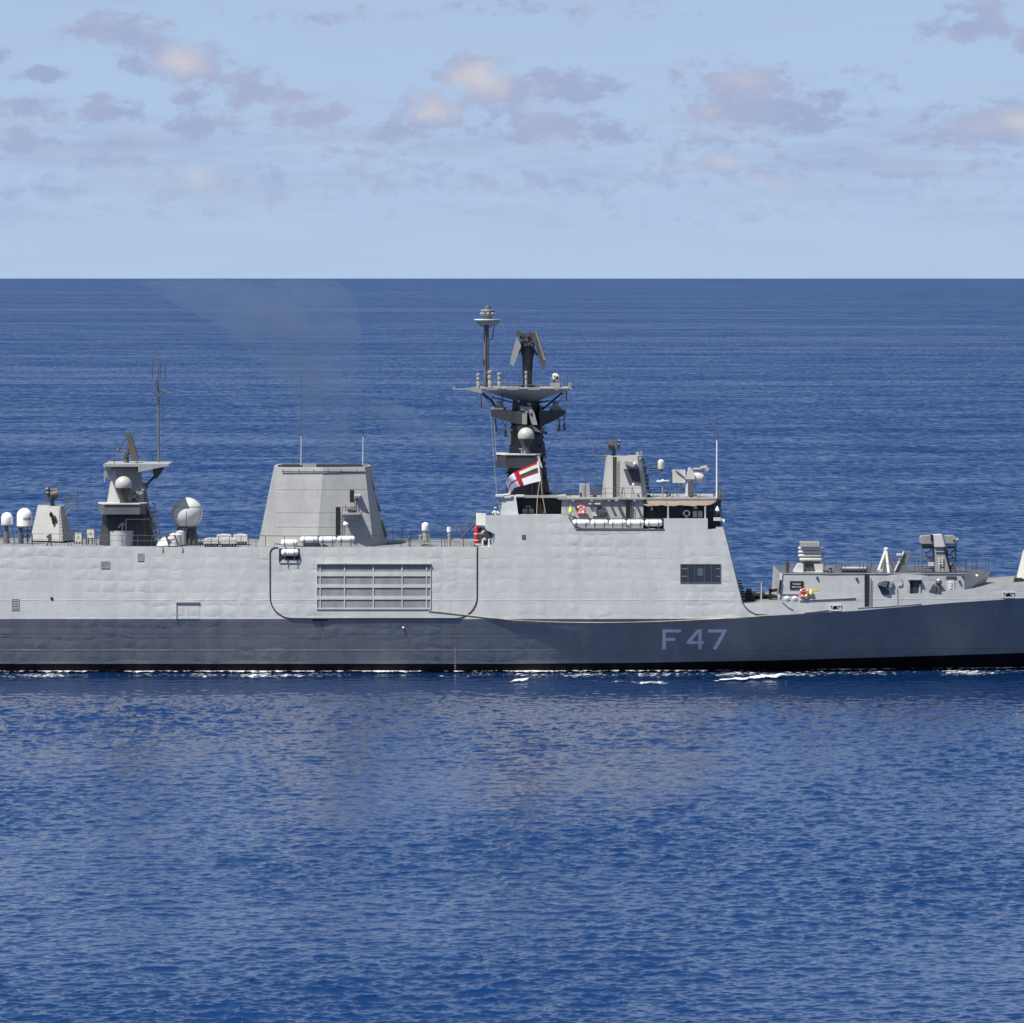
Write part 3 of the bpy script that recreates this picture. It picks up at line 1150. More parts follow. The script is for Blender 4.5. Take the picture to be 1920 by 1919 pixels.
# deckhouse beside them
b = MB()
b.plan([(1015.5, [(57, .5), (118, -1.2), (137.5, 1.5), (137.5, 4.5), (57, 4.5)]), (950, [(71, 1.5), (113, 0.3), (120, 1.5), (120, 3.8), (71, 3.8)])])
o = b.build('director_house', MAT['grey'], ship)
b = MB()
b.prism([(92, 966), (94, 960), (98, 964), (101.5, 981), (98.5, 983.5), (96, 972)], -0.35, 0.4)
b.build('vent_cowl', MAT['black'], o)
b = MB().prism([(100.5, 968), (103, 967), (103.5, 973), (101, 973.5)], -0.4, 0.2)
b.build('wall_box', MAT['dgrey'], o)
b = MB()
b.ladder(114.5, 6.5, 1014, 953, -1.35, 0.05, 0.025, 6)
b.build('ladder', MAT['dgrey'], o)
b = MB()
b.path([W(122, 967, .5), W(136, 952, .5)], 0.07)
b.path([W(123, 926, .5), W(123, 951, .5), W(143, 951, .5), W(142, 926, .5)], 0.045)
b.path([W(128, 926, .5), W(127.5, 951, .5)], 0.04)
b.path([W(138, 926, .5), W(138, 951, .5)], 0.04)
b.build('fork_antenna', MAT['mast'], o)


def director(px, py, y, flip=1, s=1.0):
    """optical and radar sight: pedestal, yoke, tubes and shield"""
    def P(dx, dy, dd=0.0):
        return W(px + dx * flip * s, py + dy * s, y + dd)
    b = MB()
    b.tube(P(0, 0), P(-1.5, -14), M(4.8 * s), M(3.6 * s), 10)
    b.tube(P(-1, 1), P(-1, -1), M(8 * s), M(8 * s), 12)
    o = b.build('fire_director', MAT['dgrey'], ship, smooth=40)
    c = MB()
    c.tube(P(-4, -22, -.5), P(10, -24, -.5), M(6 * s), M(7.5 * s), 12)
    c.tube(P(-4, -30, -.2), P(9, -31, -.2), M(3.4 * s), M(4 * s), 10)
    c.tube(P(2, -14, 0), P(4, -26, 0), M(5 * s), M(6 * s), 10)
    c.build('sight_head', MAT['tan'], o, smooth=40)
    d = MB()
    d.prism([(px + a * flip * s, py + e * s) for a, e in ((-13.5, -38), (-8, -37), (-6, -26), (-7, -18), (-11, -9), (-13, -11))], y - .7, y + .5)
    d.build('shield', MAT['dgrey'], o)
    MB().tube(P(-9, -33, -.8), P(-13.6, -33, -.8), M(2.2 * s), M(1.9 * s), 10).build('lens', MAT['greyp'], o, smooth=40)
    MB().tube(P(-8, -26, -.8), P(-12.5, -26, -.8), M(1.8 * s), M(1.4 * s), 10).build('lens', MAT['greyp'], o, smooth=40)
    return o


director(99, 950, 1.8)

# ------------------------------------------------------------------ after mast
def build_after_mast():
    b = MB()
    b.plan([(1023.5, [(186, -4.3), (199, -5.4), (271, -5.4), (284, -4.3), (284, 3), (186, 3)]),
            (965, [(193, -3.9), (200, -4.9), (268, -4.9), (277, -3.8), (277, 3), (193, 3)])])
    am = b.build('after_mast', MAT['mastd'], ship)
    b = MB()
    b.plan([(965, [(199, -3.8), (212, -4.6), (262, -4.6), (272, -3.6), (272, 2), (199, 2)]),
            (943.5, [(201, -3.8), (214, -4.5), (262, -4.5), (271, -3.6), (271, 2), (201, 2)]),
            (912, [(206, -3.2), (219, -3.9), (262, -3.9), (268, -3.0), (268, 2), (206, 2)]),
            (876, [(211, -2.5), (216, -2.9), (257, -2.9), (264, -2.4), (264, 2), (211, 2)])])
    b.build('mast_tower', MAT['grey'], am)
    b = MB()   # upper platform with its bracket to starboard
    b.pbox(193.5, 870.5, 262, 875.5, -5.6, 2.2)
    b.prism([(259, 870.5), (316, 870.5), (316, 874), (290, 879), (259, 886)], -6.2, 0.5)
    b.prism([(193.5, 875.5), (212, 875.5), (210, 880), (196, 877.5)], -3.6, 1)
    b.build('radar_platform', MAT['grey'], am)
    b = MB()
    b.prism([(286, 880), (308, 874.5), (300, 889), (292, 899), (288, 892)], -1.8, 0.0)
    b.tube(W(291, 893, -1.2), W(272, 912, -1.6), 0.11)
    b.tube(W(302, 886, -1.2), W(292, 896, -1.2), 0.08)
    b.prism([(264, 908), (276, 906), (277, 916), (270, 920), (265, 917)], -2.6, -1.4)
    b.build('bracket', MAT['dgrey'], am)
    b = MB()
    b.pbox(197, 878, 210, 896, -2.7, -1.2)
    b.path([W(196, 884, -2.9), W(196, 897, -2.9), W(197, 905, -2.9)], 0.06)
    b.build('equipment_box', MAT['greyp'], am)
    b = MB()   # lower gallery
    b.plan([(965, [(185.5, -5.3), (196, -6.6), (262, -6.6), (274, -5.4), (274, -3.6), (185.5, -3.6)]),
            (946.5, [(184.5, -5.3), (195, -6.6), (262, -6.6), (275, -5.4), (275, -3.6), (184.5, -3.6)])])
    b.build('gallery', MAT['mast'], am)
    b = MB()
    b.plan([(946.4, [(184, -5.4), (195, -6.7), (262, -6.7), (276, -5.4), (276, -3.6), (184, -3.6)]),
            (944.3, [(184, -5.4), (195, -6.7), (262, -6.7), (276, -5.4), (276, -3.6), (184, -3.6)])])
    b.build('gallery_deck', MAT['lgrey'], am)
    # dome with its tapered cradle
    c = W(231.5, 909.5, -5.6)
    r = M(16.2, -5.6)
    o = MB().ball(c, r).build('dome', MAT['cream'], am, smooth=60)
    b = MB()
    b.lathe((c.x, c.y, Z(945, -5.6)), [(r * .5, 0), (r * .42, .22), (r * .45, .55), (r * .95, Z(915, -5.6) - Z(945, -5.6))], n=20)
    b.build('cradle', MAT['mastd'], o, smooth=40)
    # lamps, valves and boxes on the lit face beside the dome
    b = MB()
    for i in range(16):
        px, py = random.uniform(248, 268), random.uniform(917, 941)
        w = random.uniform(1.2, 3.0)
        b.pbox(px - w, py - w * .8, px + w, py + w * .8, -4.75 - random.uniform(0, .35), -4.3)
    b.pbox(238, 933, 246, 943, -5.2, -4.4)
    b.build('equipment_rack', MAT['greyp'], am)
    b = MB()
    b.ladder(277.5, 6, 1021, 950, -4.0, -3.4, 0.05, 7)
    b.tube(W(275, 945, -4), W(296, 1006, -3.6), 0.08)
    b.tube(W(285, 944, -4), W(290, 944, -4), 0.06)
    b.tube(W(290, 944, -4), W(301, 1010, -3.6), 0.05)
    for i in range(9):
        py = 952 + i * 7.5
        b.pbox(278 + i * .9, py, 285 + i * 1.1 + random.uniform(0, 5), py + random.uniform(2, 5), -3.6, -3.1)
    b.prism([(262, 905), (272, 905), (291, 1022), (276, 1022)], -2.9, -2.5)
    b.build('pipe_bank', MAT['greyp'], am)
    # sliding door frame and curved bin at the foot
    b = MB()
    yy = -5.9
    b.path([W(236, 1000, yy), W(236, 974, yy), W(279, 974, yy)], 0.055, 6)
    b.build('door_frame', MAT['greyp'], am)
    # antenna on top
    b = MB()
    b.tube(W(237, 870.5, -1.5), W(237, 853, -1.5), M(5.5), M(3.6), 12)
    b.tube(W(237, 871, -1.5), W(237, 868, -1.5), M(10), M(9), 12)
    so = b.build('search_radar', MAT['dgrey'], ship, smooth=40)
    b = MB()
    b.prism([(235, 814), (240, 812), (246, 820), (258, 858), (257, 863), (249, 863.5), (244, 852)], -2.6, -1.0)
    b.build('antenna_panel', MAT['tan'], so)
    b = MB()
    for dy in (-2.2, -1.2):
        b.tube(W(222, 844, -1.7), W(237, 822, dy), 0.05)
        b.tube(W(222, 845, -1.7), W(240, 848, dy), 0.06)
    b.tube(W(219.5, 846, -1.7), W(224, 843, -1.7), 0.17, 0.2)
    b.tube(W(237, 853, -1.5), W(245, 842, -1.7), 0.2)
    b.tube(W(238, 812, -1.7), W(242, 812, -1.7), 0.18)
    b.build('feed_arm', MAT['dgrey'], so)
    for px, t in ((214.5, 850), (257, 862)):
        MB().tube(W(px, 871, -4.6), W(px, t, -4.6), 0.035).build('lightning_rod', MAT['dgrey'], am)
    # pole mast
    y = -1.0
    b = MB()
    b.tube(W(298, 872, y), W(296.5, 756, y), M(2.3), M(1.9), 10)
    b.tube(W(296.5, 756, y), W(296, 668, y), M(1.6), M(1.0), 8)
    b.tube(W(296, 668, y), W(296, 646, y), M(.8), M(.5), 6)
    o = b.build('pole_mast', MAT['mast'], ship, smooth=40)
    b = MB()
    b.tube(W(284, 734.5, y), W(311, 734.5, y), 0.05)
    b.tube(W(287, 735, y), W(296, 745, y), 0.05)
    b.tube(W(309, 735, y), W(297, 745, y), 0.05)
    b.build('crosstree', MAT['dgrey'], o)
    for xa, xb, py in ((290, 304, 752), (290, 304, 673), (285, 311, 696)):
        MB().tube(W(xa, py, y), W(xb, py, y), 0.045).build('crosstree', MAT['dgrey'], o)
    for px, t, bb in ((285.7, 680, 711), (310.5, 680, 711), (300.5, 680, 709)):
        MB().tube(W(px, t, y), W(px, bb, y), 0.035).build('dipole', MAT['dgrey'], o)
    MB().pbox(292, 713, 297, 727, y - .2, y + .1).build('lamp', MAT['dgrey'], o)
    MB().tube(W(296, 745, y), W(296.5, 758, y), M(3), M(2.8), 8).build('collar', MAT['dgrey'], o)
    MB().tube(W(304.5, 742, y), W(304, 870, y), 0.018, n=4).build('stay', MAT['dgrey'], o)
    return am


after_mast = build_after_mast()
# curved spray screen at the mast's foot, with the small crane arm behind it
c = W(229, dpy(-6.2), -4.6)
r = M(23.5)
b = MB()
pts = [(c.x + r * math.cos(a), c.y + 0 + 1.75 * math.sin(a)) for a in np.linspace(-math.pi, 0, 19)]
z0, z1 = Z(1025, -6.3), Z(996, -6.3)
vs, fs = [], []
for rr in (1.0, 0.97):
    for x, y in pts:
        vs += [(c.x + (x - c.x) * rr, c.y + (y - c.y) * rr, z0), (c.x + (x - c.x) * rr, c.y + (y - c.y) * rr, z1)]
n = len(pts)
for k in range(2):
    for i in range(n - 1):
        a = k * 2 * n + 2 * i
        fs.append((a, a + 2, a + 3, a + 1))
for i in range(n - 1):
    a = 2 * i + 1
    fs.append((a, a + 2, 2 * n + a + 2, 2 * n + a))
b.add(vs, fs)
scr = b.build('spray_screen', MAT['hull'], ship, smooth=30)
b = MB()
b.path([W(222, 990, -5.2), W(226, 984, -5.2), W(230, 985, -5.2), W(229, 996, -5.2)], 0.07)
b.path([W(226, 984, -5.2), W(231, 981, -5.2), W(233, 986, -5.2)], 0.05)
b.build('davit', MAT['lgrey'], ship)

# big ball radome on its tripod
c = W(351, 962.5, -3.5)
r = M(29.3, -3.5)
o = MB().ball(c, r, n=36, lo=-68, hi=90, k=20).build('ball_radome', MAT['ball'], ship, smooth=60)
b = MB()
for a in (-118, -60, 0, 60, 118, 180):
    pts = [c + Vector((math.cos(R(a - 90)) * math.cos(R(t)), math.sin(R(a - 90)) * math.cos(R(t)), math.sin(R(t)))) * r * 1.004 for t in range(-68, 15, 7)]
    b.path(pts, 0.022, 4)
pts = [c + Vector((math.cos(R(a)) * math.cos(R(25)), math.sin(R(a)) * math.cos(R(25)), math.sin(R(25)))) * r * 1.004 for a in range(0, 361, 12)]
b.path(pts, 0.022, 4)
b.build('panel_joint', MAT['dgrey'], o)
b = MB()
zt = Z(dpy(-3.5), -3.5)
zb = c.z - r * math.sin(R(68))
b.lathe((c.x, c.y, zb - .06), [(r * .62, 0), (r * .62, .1)], n=24)
b.lathe((c.x + .35, c.y, zt), [(.55, 0), (.32, zb - zt)], n=12)
for dx0, dx1 in ((-.85, -1.1), (-.45, -.95), (-.75, -.3), (.6, .8), (.75, 1.15), (.35, .3), (-.1, -.35), (.8, .65)):
    b.tube((c.x + dx0 * r * .7, c.y - .4, zb), (c.x + dx1 * r * .66, c.y - .6, zt), 0.06)
b.build('tripod', MAT['dgrey'], o)

# low white winch heads and hatch coamings beside it
b = MB()
cc = W(314, dpy(-6.0), -6.0)
b.lathe(cc, [(.95, 0), (.8, .35), (.62, .42), (.55, .62), (.2, .78)], n=20)
b.lathe(cc + Vector((.65, .8, 0)), [(.6, 0), (.55, .9), (.3, 1.05)], n=16)
b.lathe(cc + Vector((1.0, 2.2, 0)), [(.55, 0), (.5, 1.15), (.2, 1.3)], n=16)
o = b.build('capstan', MAT['lgrey'], ship, smooth=35)
b = MB()
b.tube(W(311, 1005, -6.9), W(317, 1022, -6.9), .07)
b.tube(W(327, 1003, -6.9), W(334, 1022, -6.9), .07)
b.pbox(311, 1002, 315, 1009, -7.0, -6.7)
b.build('guard_frame', MAT['dgrey'], o)
for x0, x1, y, top in ((381, 409, -6.6, 1009.5), (413, 443, -6.6, 1009.5), (405, 433, -3.4, 1002.5), (436, 463, -3.4, 1002.5)):
    b = MB()
    bt = dpy(y)
    b.prism([(x0, bt - 4.5), (x0 + 1, top + 2), (x0 + 12, top), (x1 - 2, top + 1.5), (x1, top + 4), (x1, bt - 4.5)], y, y + 1.6)
    o = b.build('hatch_cover', MAT['lgrey'], ship)
    c2 = MB()
    k = 6
    for i in range(k):
        c2.pbox(x0 + 1 + i * (x1 - x0 - 2) / k, bt - 4.4, x0 + 1 + (i + .45) * (x1 - x0 - 2) / k, bt - .2, y + .1, y + .5)
    c2.build('hinge', MAT['lgrey'], o)
    MB().pbox(x0 + 1, bt - 4.4, x1 - 1, bt, y + .5, y + 1.5).build('coaming', MAT['black'], o)
# ------------------------------------------------------------------ midships deck fittings
o, c, r, h = radome(797.5, -5.0, 979.5, 995.5, 6.8)
b = MB()
zt = Z(dpy(-5.0), -5.0)
b.lathe((c.x, c.y, zt), [(.32, 0), (.2, c.z - zt)], n=10)
b.pbox(786, 1012, 795, 1025, -5.4, -4.8)
b.pbox(790, 1018, 810, 1021, -5.6, -4.4)
b.tube(W(788, 1004, -5.2), W(788, 1024, -5.2), .12)
b.tube(W(803, 1000, -5.2), W(808, 1024, -5.2), .04)
b.tube(W(785.5, 1004, -5.2), W(791, 1004, -5.2), .05)
b.build('pedestal', MAT['greyp'], o)
b = MB()
b.tube(W(842.5, 1000, -5), W(842.5, 1025, -5), .15)
o = b.build('locator_post', MAT['greyp'], ship)
MB().tube(W(842, 988.5, -5), W(842, 998, -5), .19).build('locator_head', MAT['white'], o)
b = MB()
b.prism([(847, 1025), (849, 1012), (889, 1012), (892, 1025)], -5.0, -3.6)
b.prism([(871, 1026), (871, 1014.5), (886, 1014), (888, 1016), (888, 1026)], -6.0, -5.2)
b.build('deck_locker', MAT['grey'], ship)
# inclined ladder up to the bridge block
b = MB()
for y in (-4.4, -3.8):
    b.tube(W(866, 1008, y), W(896, 976, y), .09)
    b.path([W(866, 1008, y), W(863, 1003, y), W(866, 990, y), W(892, 964, y)], .04)
    b.tube(W(866, 1008, y), W(861, 1018, y), .06)
    b.tube(W(874, 986, y), W(882, 991, y), .04)
for i in range(9):
    t = i / 9
    b.tube(W(866 + 30 * t, 1008 - 32 * t, -4.4), W(866 + 30 * t, 1008 - 32 * t, -3.8), .05)
b.build('inclined_ladder', MAT['dgrey'], ship)


def rails(pts, posts, hgt, name='guard_rail', wires=2, mat='dgrey', r=.024, par=None):
    """stanchions with wires: pts are (px, py, y) of the deck line"""
    b = MB()
    xs = [p[0] for p in pts]
    for px in posts:
        y = float(np.interp(px, xs, [p[2] for p in pts]))
        py = float(np.interp(px, xs, [p[1] for p in pts]))
        b.tube(W(px, py, y), W(px, py - hgt, y), r * 1.25, n=5)
    for k in range(1, wires + 1):
        b.path([W(p[0], p[1] - hgt * k / wires, p[2]) for p in pts], r * .7, 4)
    return b.build(name, MAT[mat], par or ship)


yy = -7.25
rails([(-30, 1022.5, yy), (186, 1024, yy)], [-4, 26, 61, 96, 128, 134, 155, 163, 196, 181], 22)
rails([(186, 1024, yy), (330, 1024.5, yy)], [200, 229, 258, 285], 20)
rails([(376, 1025.5, yy), (484, 1026, yy)], [376, 396, 410, 430, 452, 466, 480], 20)
rails([(724, 1026, yy), (860, 1026, yy)], [688, 698, 735, 752, 770, 828, 838, 869], 20)
rails([(720, 1010, 6), (890, 1010, 6)], list(range(720, 890, 17)), 20)
for px, h in ((752, 24), (770, 20), (828, 44), (834, 22), (869, 40)):
    MB().tube(W(px, 1026, -6.6), W(px, 1026 - h, -6.6), .035, .02).build('rail_staff', MAT['dgrey'], ship)
b = MB()
b.tube(W(767, 1012, -6), W(769, 1006, -6), .14)
b.tube(W(767, 1026, -6), W(767, 1012, -6), .05)
b.build('speaker_horn', MAT['dgrey'], ship)
b = MB()
b.tube(W(88, 1024, -6.9), W(93, 1008, -6.9), .06)
b.tube(W(97, 1024, -6.9), W(92, 1008, -6.9), .06)
b.prism([(86, 1006), (95, 1001), (97, 1012), (92, 1011), (88, 1009)], -7.0, -6.7)
b.build('hose_rack', MAT['dgrey'], ship)
for px in (306, 343):
    MB().path([S(px - 2, 1026, .03), S(px, 1030, .03), S(px - 1, 1036, .04)], .04).build('scupper_pipe', MAT['dgrey'], hull)

# ------------------------------------------------------------------ bridge superstructure
b = MB()   # house under the main mast, the roof lip's shade put into its dark paint
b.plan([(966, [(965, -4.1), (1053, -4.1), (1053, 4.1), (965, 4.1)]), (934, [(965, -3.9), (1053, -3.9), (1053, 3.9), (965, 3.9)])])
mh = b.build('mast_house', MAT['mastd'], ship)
b = MB()
b.pbox(962, 931, 1062, 934, -6.0, 4.0)
b.prism([(1038, 934), (1062, 934), (1062, 941), (1056, 938)], -5.6, -3.9)
b.build('roof_slab', MAT['grey'], mh)
b = MB()   # pale block at the after end
b.plan([(966.5, [(938, -6.55), (972, -6.55), (972, -3), (938, -3)]), (931, [(943, -6.05), (967, -6.05), (967, -3), (943, -3)])])
ab = b.build('vent_block', MAT['hull'], ship)
b = MB()
b.pbox(929, 929, 944, 932, -6.4, -4)
b.pbox(967, 929.5, 983, 932, -6.4, -4)
b.path([W(941, 933, -6.3), W(943, 929, -6.3), W(956, 927, -6.3), W(956, 921, -6.3)], .1)
b.tube(W(931, 936, -6), W(935, 936, -6), .22)
b.build('ledge', MAT['lgrey'], ab)
b = MB()
for i in range(5):
    b.pbox(935 + (i % 2), 936 + i * 6, 938.5, 940 + i * 6, -6.2, -5.8)
b.build('conduit', MAT['greyp'], ab)
b = MB()
b.pbox(979.5, 954.5, 989, 964.5, -5.0, -4.3)
b.pbox(991.5, 954.5, 1000.5, 964.5, -5.0, -4.3)
b.path([W(987, 954, -5), W(987, 949.5, -5), W(994, 949.5, -5), W(994, 954, -5)], .05)
b.build('ammunition_locker', MAT['greyp'], mh)
b = MB()
b.pbox(1009, 950, 1017, 964, -4.9, -4.4)
b.tube(W(1013, 952, -4.9), W(1013, 944, -4.9), .12)
b.tube(W(1016, 961, -5.2), W(1021, 961, -5.2), .22)
b.build('winch', MAT['brown'], ship)
MB().pbox(1032, 949, 1034, 956, -4.22, -4.0).build('lamp', MAT['black'], mh)

b = MB()   # wheelhouse: after part flush outboard, forward part set back under the awning
b.plan([(994, [(1052, -6.15), (1206, -6.15), (1206, 4.2), (1052, 4.2)]), (936, [(1053, -5.75), (1206, -5.75), (1206, 4.2), (1053, 4.2)])])
wh = b.build('wheelhouse', MAT['grey'], ship)
b = MB()
b.plan([(997, [(1206.3, -4.3), (1352, -4.3), (1356, 0), (1352, 4.3), (1206.3, 4.3)]), (937, [(1206.3, -4.3), (1347, -4.3), (1351, 0), (1347, 4.3), (1206.3, 4.3)])])
b.build('wing_wall', MAT['mastd'], wh)  # dark paint carries the shade under the awning
b = MB()
b.pbox(1046, 934, 1210, 937, -6.1, 4.4)
b.build('roof', MAT['grey'], wh)
b = MB()
b.pbox(1210.2, 934.2, 1343, 937.2, -4.9, 4.9)
b.build('wing_roof', MAT['grey'], wh)
# dark ladder slot and ladder
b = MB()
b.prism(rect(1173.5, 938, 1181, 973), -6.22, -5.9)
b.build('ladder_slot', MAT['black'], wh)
b = MB().ladder(1184, 4, 973, 939, -6.3, -6.1, .022, 5)
b.build('ladder', MAT['dgrey'], wh)
# fixtures along the wheelhouse side; each throws its own shadow
for (px, py, w, h_, d) in ((1072, 938.5, 5, 2, .75), (1107, 938, 5, 3, .8), (1140, 938.5, 4, 2, .5), (1153, 938, 6, 2.5, 1.0), (1188, 938.5, 4, 2, .8)):
    MB().pbox(px, py, px + w, py + h_, -6.0 - d, -5.9).build('lamp_bracket', MAT['greyp'], wh)
b = MB()
b.pbox(1104, 944, 1126, 946.4, -6.6, -5.95)
b.pbox(1111, 950.5, 1120, 968, -6.35, -5.9)
b.build('door', MAT['lgrey'], wh)
b = MB()
b.lathe(W(1128, 959, -6.2), [(M(9.5), -.2), (M(9.8), .12), (M(8), .2), (M(3), .24)], axis=(0, -1, 0), n=24)
o = b.build('round_hatch', MAT['dgrey'], wh, smooth=30)
b = MB()
for k in range(6):
    a = R(60 * k)
    b.tube(W(1128, 959, -6.42), W(1128 + 8.5 * math.cos(a), 959 + 8.5 * math.sin(a), -6.42), .035)
b.tube(W(1136, 956, -6.5), W(1137, 961, -6.5), .1)
b.build('hatch_dog', MAT['mast'], o)
b = MB()
b.path([W(1052, 965, -6.35), W(1066, 965.5, -6.5), W(1083, 973, -6.5), W(1250, 973.5, -6.5)], .05, 5)
for px in (1062, 1200, 1250):
    b.tube(W(px, 973, -6.5), W(px, 938, -6.2), .022, n=5)
b.build('side_rail', MAT['dgrey'], wh)
# bridge wing: compass repeater, boards, posts and window band in the deep shade
b = MB()
b.torus(W(1287.5, 963, -5.6), .24, .075, axis=(0, 1, 0))
b.tube(W(1280, 963, -5.6), W(1283, 963, -5.6), .07)
b.tube(W(1287.5, 968, -5.6), W(1287.5, 973, -5.6), .07)
b.build('compass_repeater', MAT['white'], ship, smooth=40)
for x0, x1 in ((1299, 1307), (1309, 1317)):
    MB().pbox(x0, 958.5, x1, 970.5, -5.5, -5.4).build('status_board', MAT['lgrey'], wh)
b = MB()
for x0 in (1214, 1232, 1258, 1272, 1328):
    b.pbox(x0, 951, x0 + 12, 961, -4.4, -4.28)
b.build('bridge_window', MAT['glass'], wh)
for px in (1253, 1322.5):
    MB().tube(W(px, 949, -6.85), W(px, 974, -6.72), .07).build('awning_post', MAT['lgrey'], ship)
b = MB()
b.lathe(W(1222, 953.5, -5.2), [(.06, 0.2), (.14, -.05), (.03, -.2)], n=12)
b.lathe(W(1345, 955, -5.9), [(.05, .25), (.2, -.1), (.03, -.28)], n=12)
b.lathe(W(1304, 951, -5.3), [(.1, .15), (.16, -.15)], n=12)
b.build('wing_lamp', MAT['white'], wh, smooth=30)
b = MB()
b.prism([(1341, 938), (1355, 926), (1352, 945), (1349, 958), (1346, 972), (1338, 973), (1338, 940)], -4.6, 4.6)
b.build('wing_end', MAT['dgrey'], wh)
b = MB()
b.tube(W(1350, 936, -4.6), W(1350.5, 900, -4.6), .05, .03)
b.tube(W(1347, 938, -4.6), W(1347, 904, -4.6), .04, .03)
b.pbox(1344, 934, 1354, 937, -4.9, -4.2)
b.pbox(1354, 926, 1358.5, 932, -4.8, -4.3)
b.pbox(1353, 933, 1365, 936, -4.9, -4.4)
b.build('navigation_light', MAT['dgrey'], ship)
b = MB()
b.pbox(1338, 971.5, 1352, 977, -6.9, -6.2)
b.tube(W(1352, 975, -6.6), W(1357, 977, -6.6), .12)
b.tube(W(1355.5, 978, -6.6), W(1358.5, 978, -6.6), .16, .2)
b.build('sidelight', MAT['lgrey'], ship)
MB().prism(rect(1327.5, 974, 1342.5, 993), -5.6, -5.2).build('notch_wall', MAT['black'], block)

# raft tray rail with brackets below the rafts
b = MB()
b.path([S(1066, 969, .02), S(1081, 993.5, .02), S(1246, 993.5, .02)], .05, 5)
b.build('tray_edge', MAT['dgrey'], block)

# ------------------------------------------------------------------ optical tower on the bridge roof
b = MB()
b.plan([(936, [(1128, -3.6), (1136, -4.6), (1204, -4.6), (1214, -3.6), (1214, 0), (1128, 0)]), (855.5, [(1136, -2.6), (1139, -3.4), (1195, -3.4), (1203.5, -2.8), (1203.5, -.6), (1136, -.6)])])
tw = b.build('director_tower', MAT['grey'], ship)


def ty(py):
    return -3.4 + (-4.6 + 3.4) * (py - 855.5) / (936 - 855.5)


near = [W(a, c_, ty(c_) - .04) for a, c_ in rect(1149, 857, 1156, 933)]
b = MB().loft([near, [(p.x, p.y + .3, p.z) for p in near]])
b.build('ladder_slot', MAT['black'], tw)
b = MB().ladder(1158, 4, 935, 862, ty(935) - .14, ty(862) - .14, .022, 5)
b.build('ladder', MAT['dgrey'], tw)
# flat dark panel painting the shade of a recess, under a hood
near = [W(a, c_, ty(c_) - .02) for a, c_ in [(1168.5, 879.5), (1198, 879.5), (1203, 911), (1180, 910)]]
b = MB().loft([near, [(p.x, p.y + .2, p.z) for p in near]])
b.build('recess_shade_panel', MAT['panel'], tw)
b = MB()
b.prism([(1170.5, 867), (1172, 864.5), (1178, 866), (1194, 868), (1195, 874), (1186, 876), (1172, 871)], -4.7, -3.5)
b.build('horn_housing', MAT['greyp'], tw)
b = MB().tube(W(1188, 872, -4.9), W(1193.5, 869, -4.9), .14, .22)
b.build('searchlight', MAT['lgrey'], tw, smooth=40)
b = MB()
b.ball(W(1187.5, 909, -4.9), .12, 10, k=6)
b.build('lamp', MAT['white'], tw, smooth=60)
b = MB()
b.tube(W(1197, 857, -2), W(1197, 848, -2), .2)
b.tube(W(1203, 857, -2), W(1202.5, 847, -2), .12)
b.tube(W(1199, 860, -3.2), W(1206, 872, -2.6), .12)
b.build('roof_vent', MAT['greyp'], tw)
b = MB()
for i in range(10):
    py = 860 + i * 7.6
    b.pbox(1203 + i * 1.05, py, 1209 + i * 1.2 + random.uniform(-1, 3), py + random.uniform(3, 6), -2.6, -1.6)
b.build('pipe_bank', MAT['dgrey'], tw)
b = MB()
b.path([W(1113, 831, -3), W(1113, 855.5, -3), W(1137, 855.5, -3)], .05)
b.path([W(1118, 857, -3), W(1133, 871, -3)], .06)
b.path([W(1132.5, 842, -3), W(1132.5, 855, -3)], .04)
b.path([W(1138.5, 842, -3), W(1138.5, 855, -3)], .04)
b.build('fork_antenna', MAT['mast'], tw)
director(1150, 857, -2.2, flip=-1, s=.92)
o, c, r, h = radome(1239.5, -2.5, 861.5, 880, 6.2, mat='lgrey')
b = MB()
b.tube(W(1208, 878, -2.5), W(1234, 876.5, -2.5), .07)
b.tube(W(1213, 882, -2.5), W(1236, 880, -2.5), .06)
b.tube(W(1239.5, 880, -2.5), W(1238, 884.5, -2.5), .24, .16)
b.build('outrigger', MAT['dgrey'], o)
rails([(1127, 935.5, -5.6), (1206, 935.5, -5.6)], [1127, 1136, 1167, 1185], 20, par=tw)
b = MB()
b.tube(W(1167, 914, -5.6), W(1163, 936, -5.6), .025)
b.tube(W(1169, 914, -5.6), W(1173, 936, -5.6), .025)
b.tube(W(1186, 914, -5.6), W(1191, 936, -5.6), .025)
b.build('stay_rod', MAT['dgrey'], tw)
# small box and tilted dish beside the tower
b = MB()
b.plan([(935, [(1086, -4), (1107, -4), (1107, -2.6), (1086, -2.6)]), (908.5, [(1086, -4), (1105, -4), (1105, -2.6), (1086, -2.6)])])
o = b.build('equipment_cabinet', MAT['grey'], ship)
MB().pbox(1087.5, 924, 1090.5, 933, -4.03, -3.9).build('cabinet_door', MAT['black'], o)
MB().pbox(1093, 911, 1095, 933, -4.04, -3.9).build('trunking', MAT['greyp'], o)
b = MB()
b.prism([(1112, 918), (1116, 914), (1122, 916), (1124, 922), (1118, 931), (1111, 927)], -4.2, -3.6)
b.tube(W(1117, 928, -3.6), W(1110, 936, -3.4), .14)
b.build('tilted_dish', MAT['dgrey'], ship)
for px, t in ((1098, 881), (1119, 881), (1069, 910), (1042, 902), (1041.5, 896)):
    MB().tube(W(px, 936, -4.5), W(px, t, -4.5), .045, .03).build('rod_antenna', MAT['dgrey'], ship)
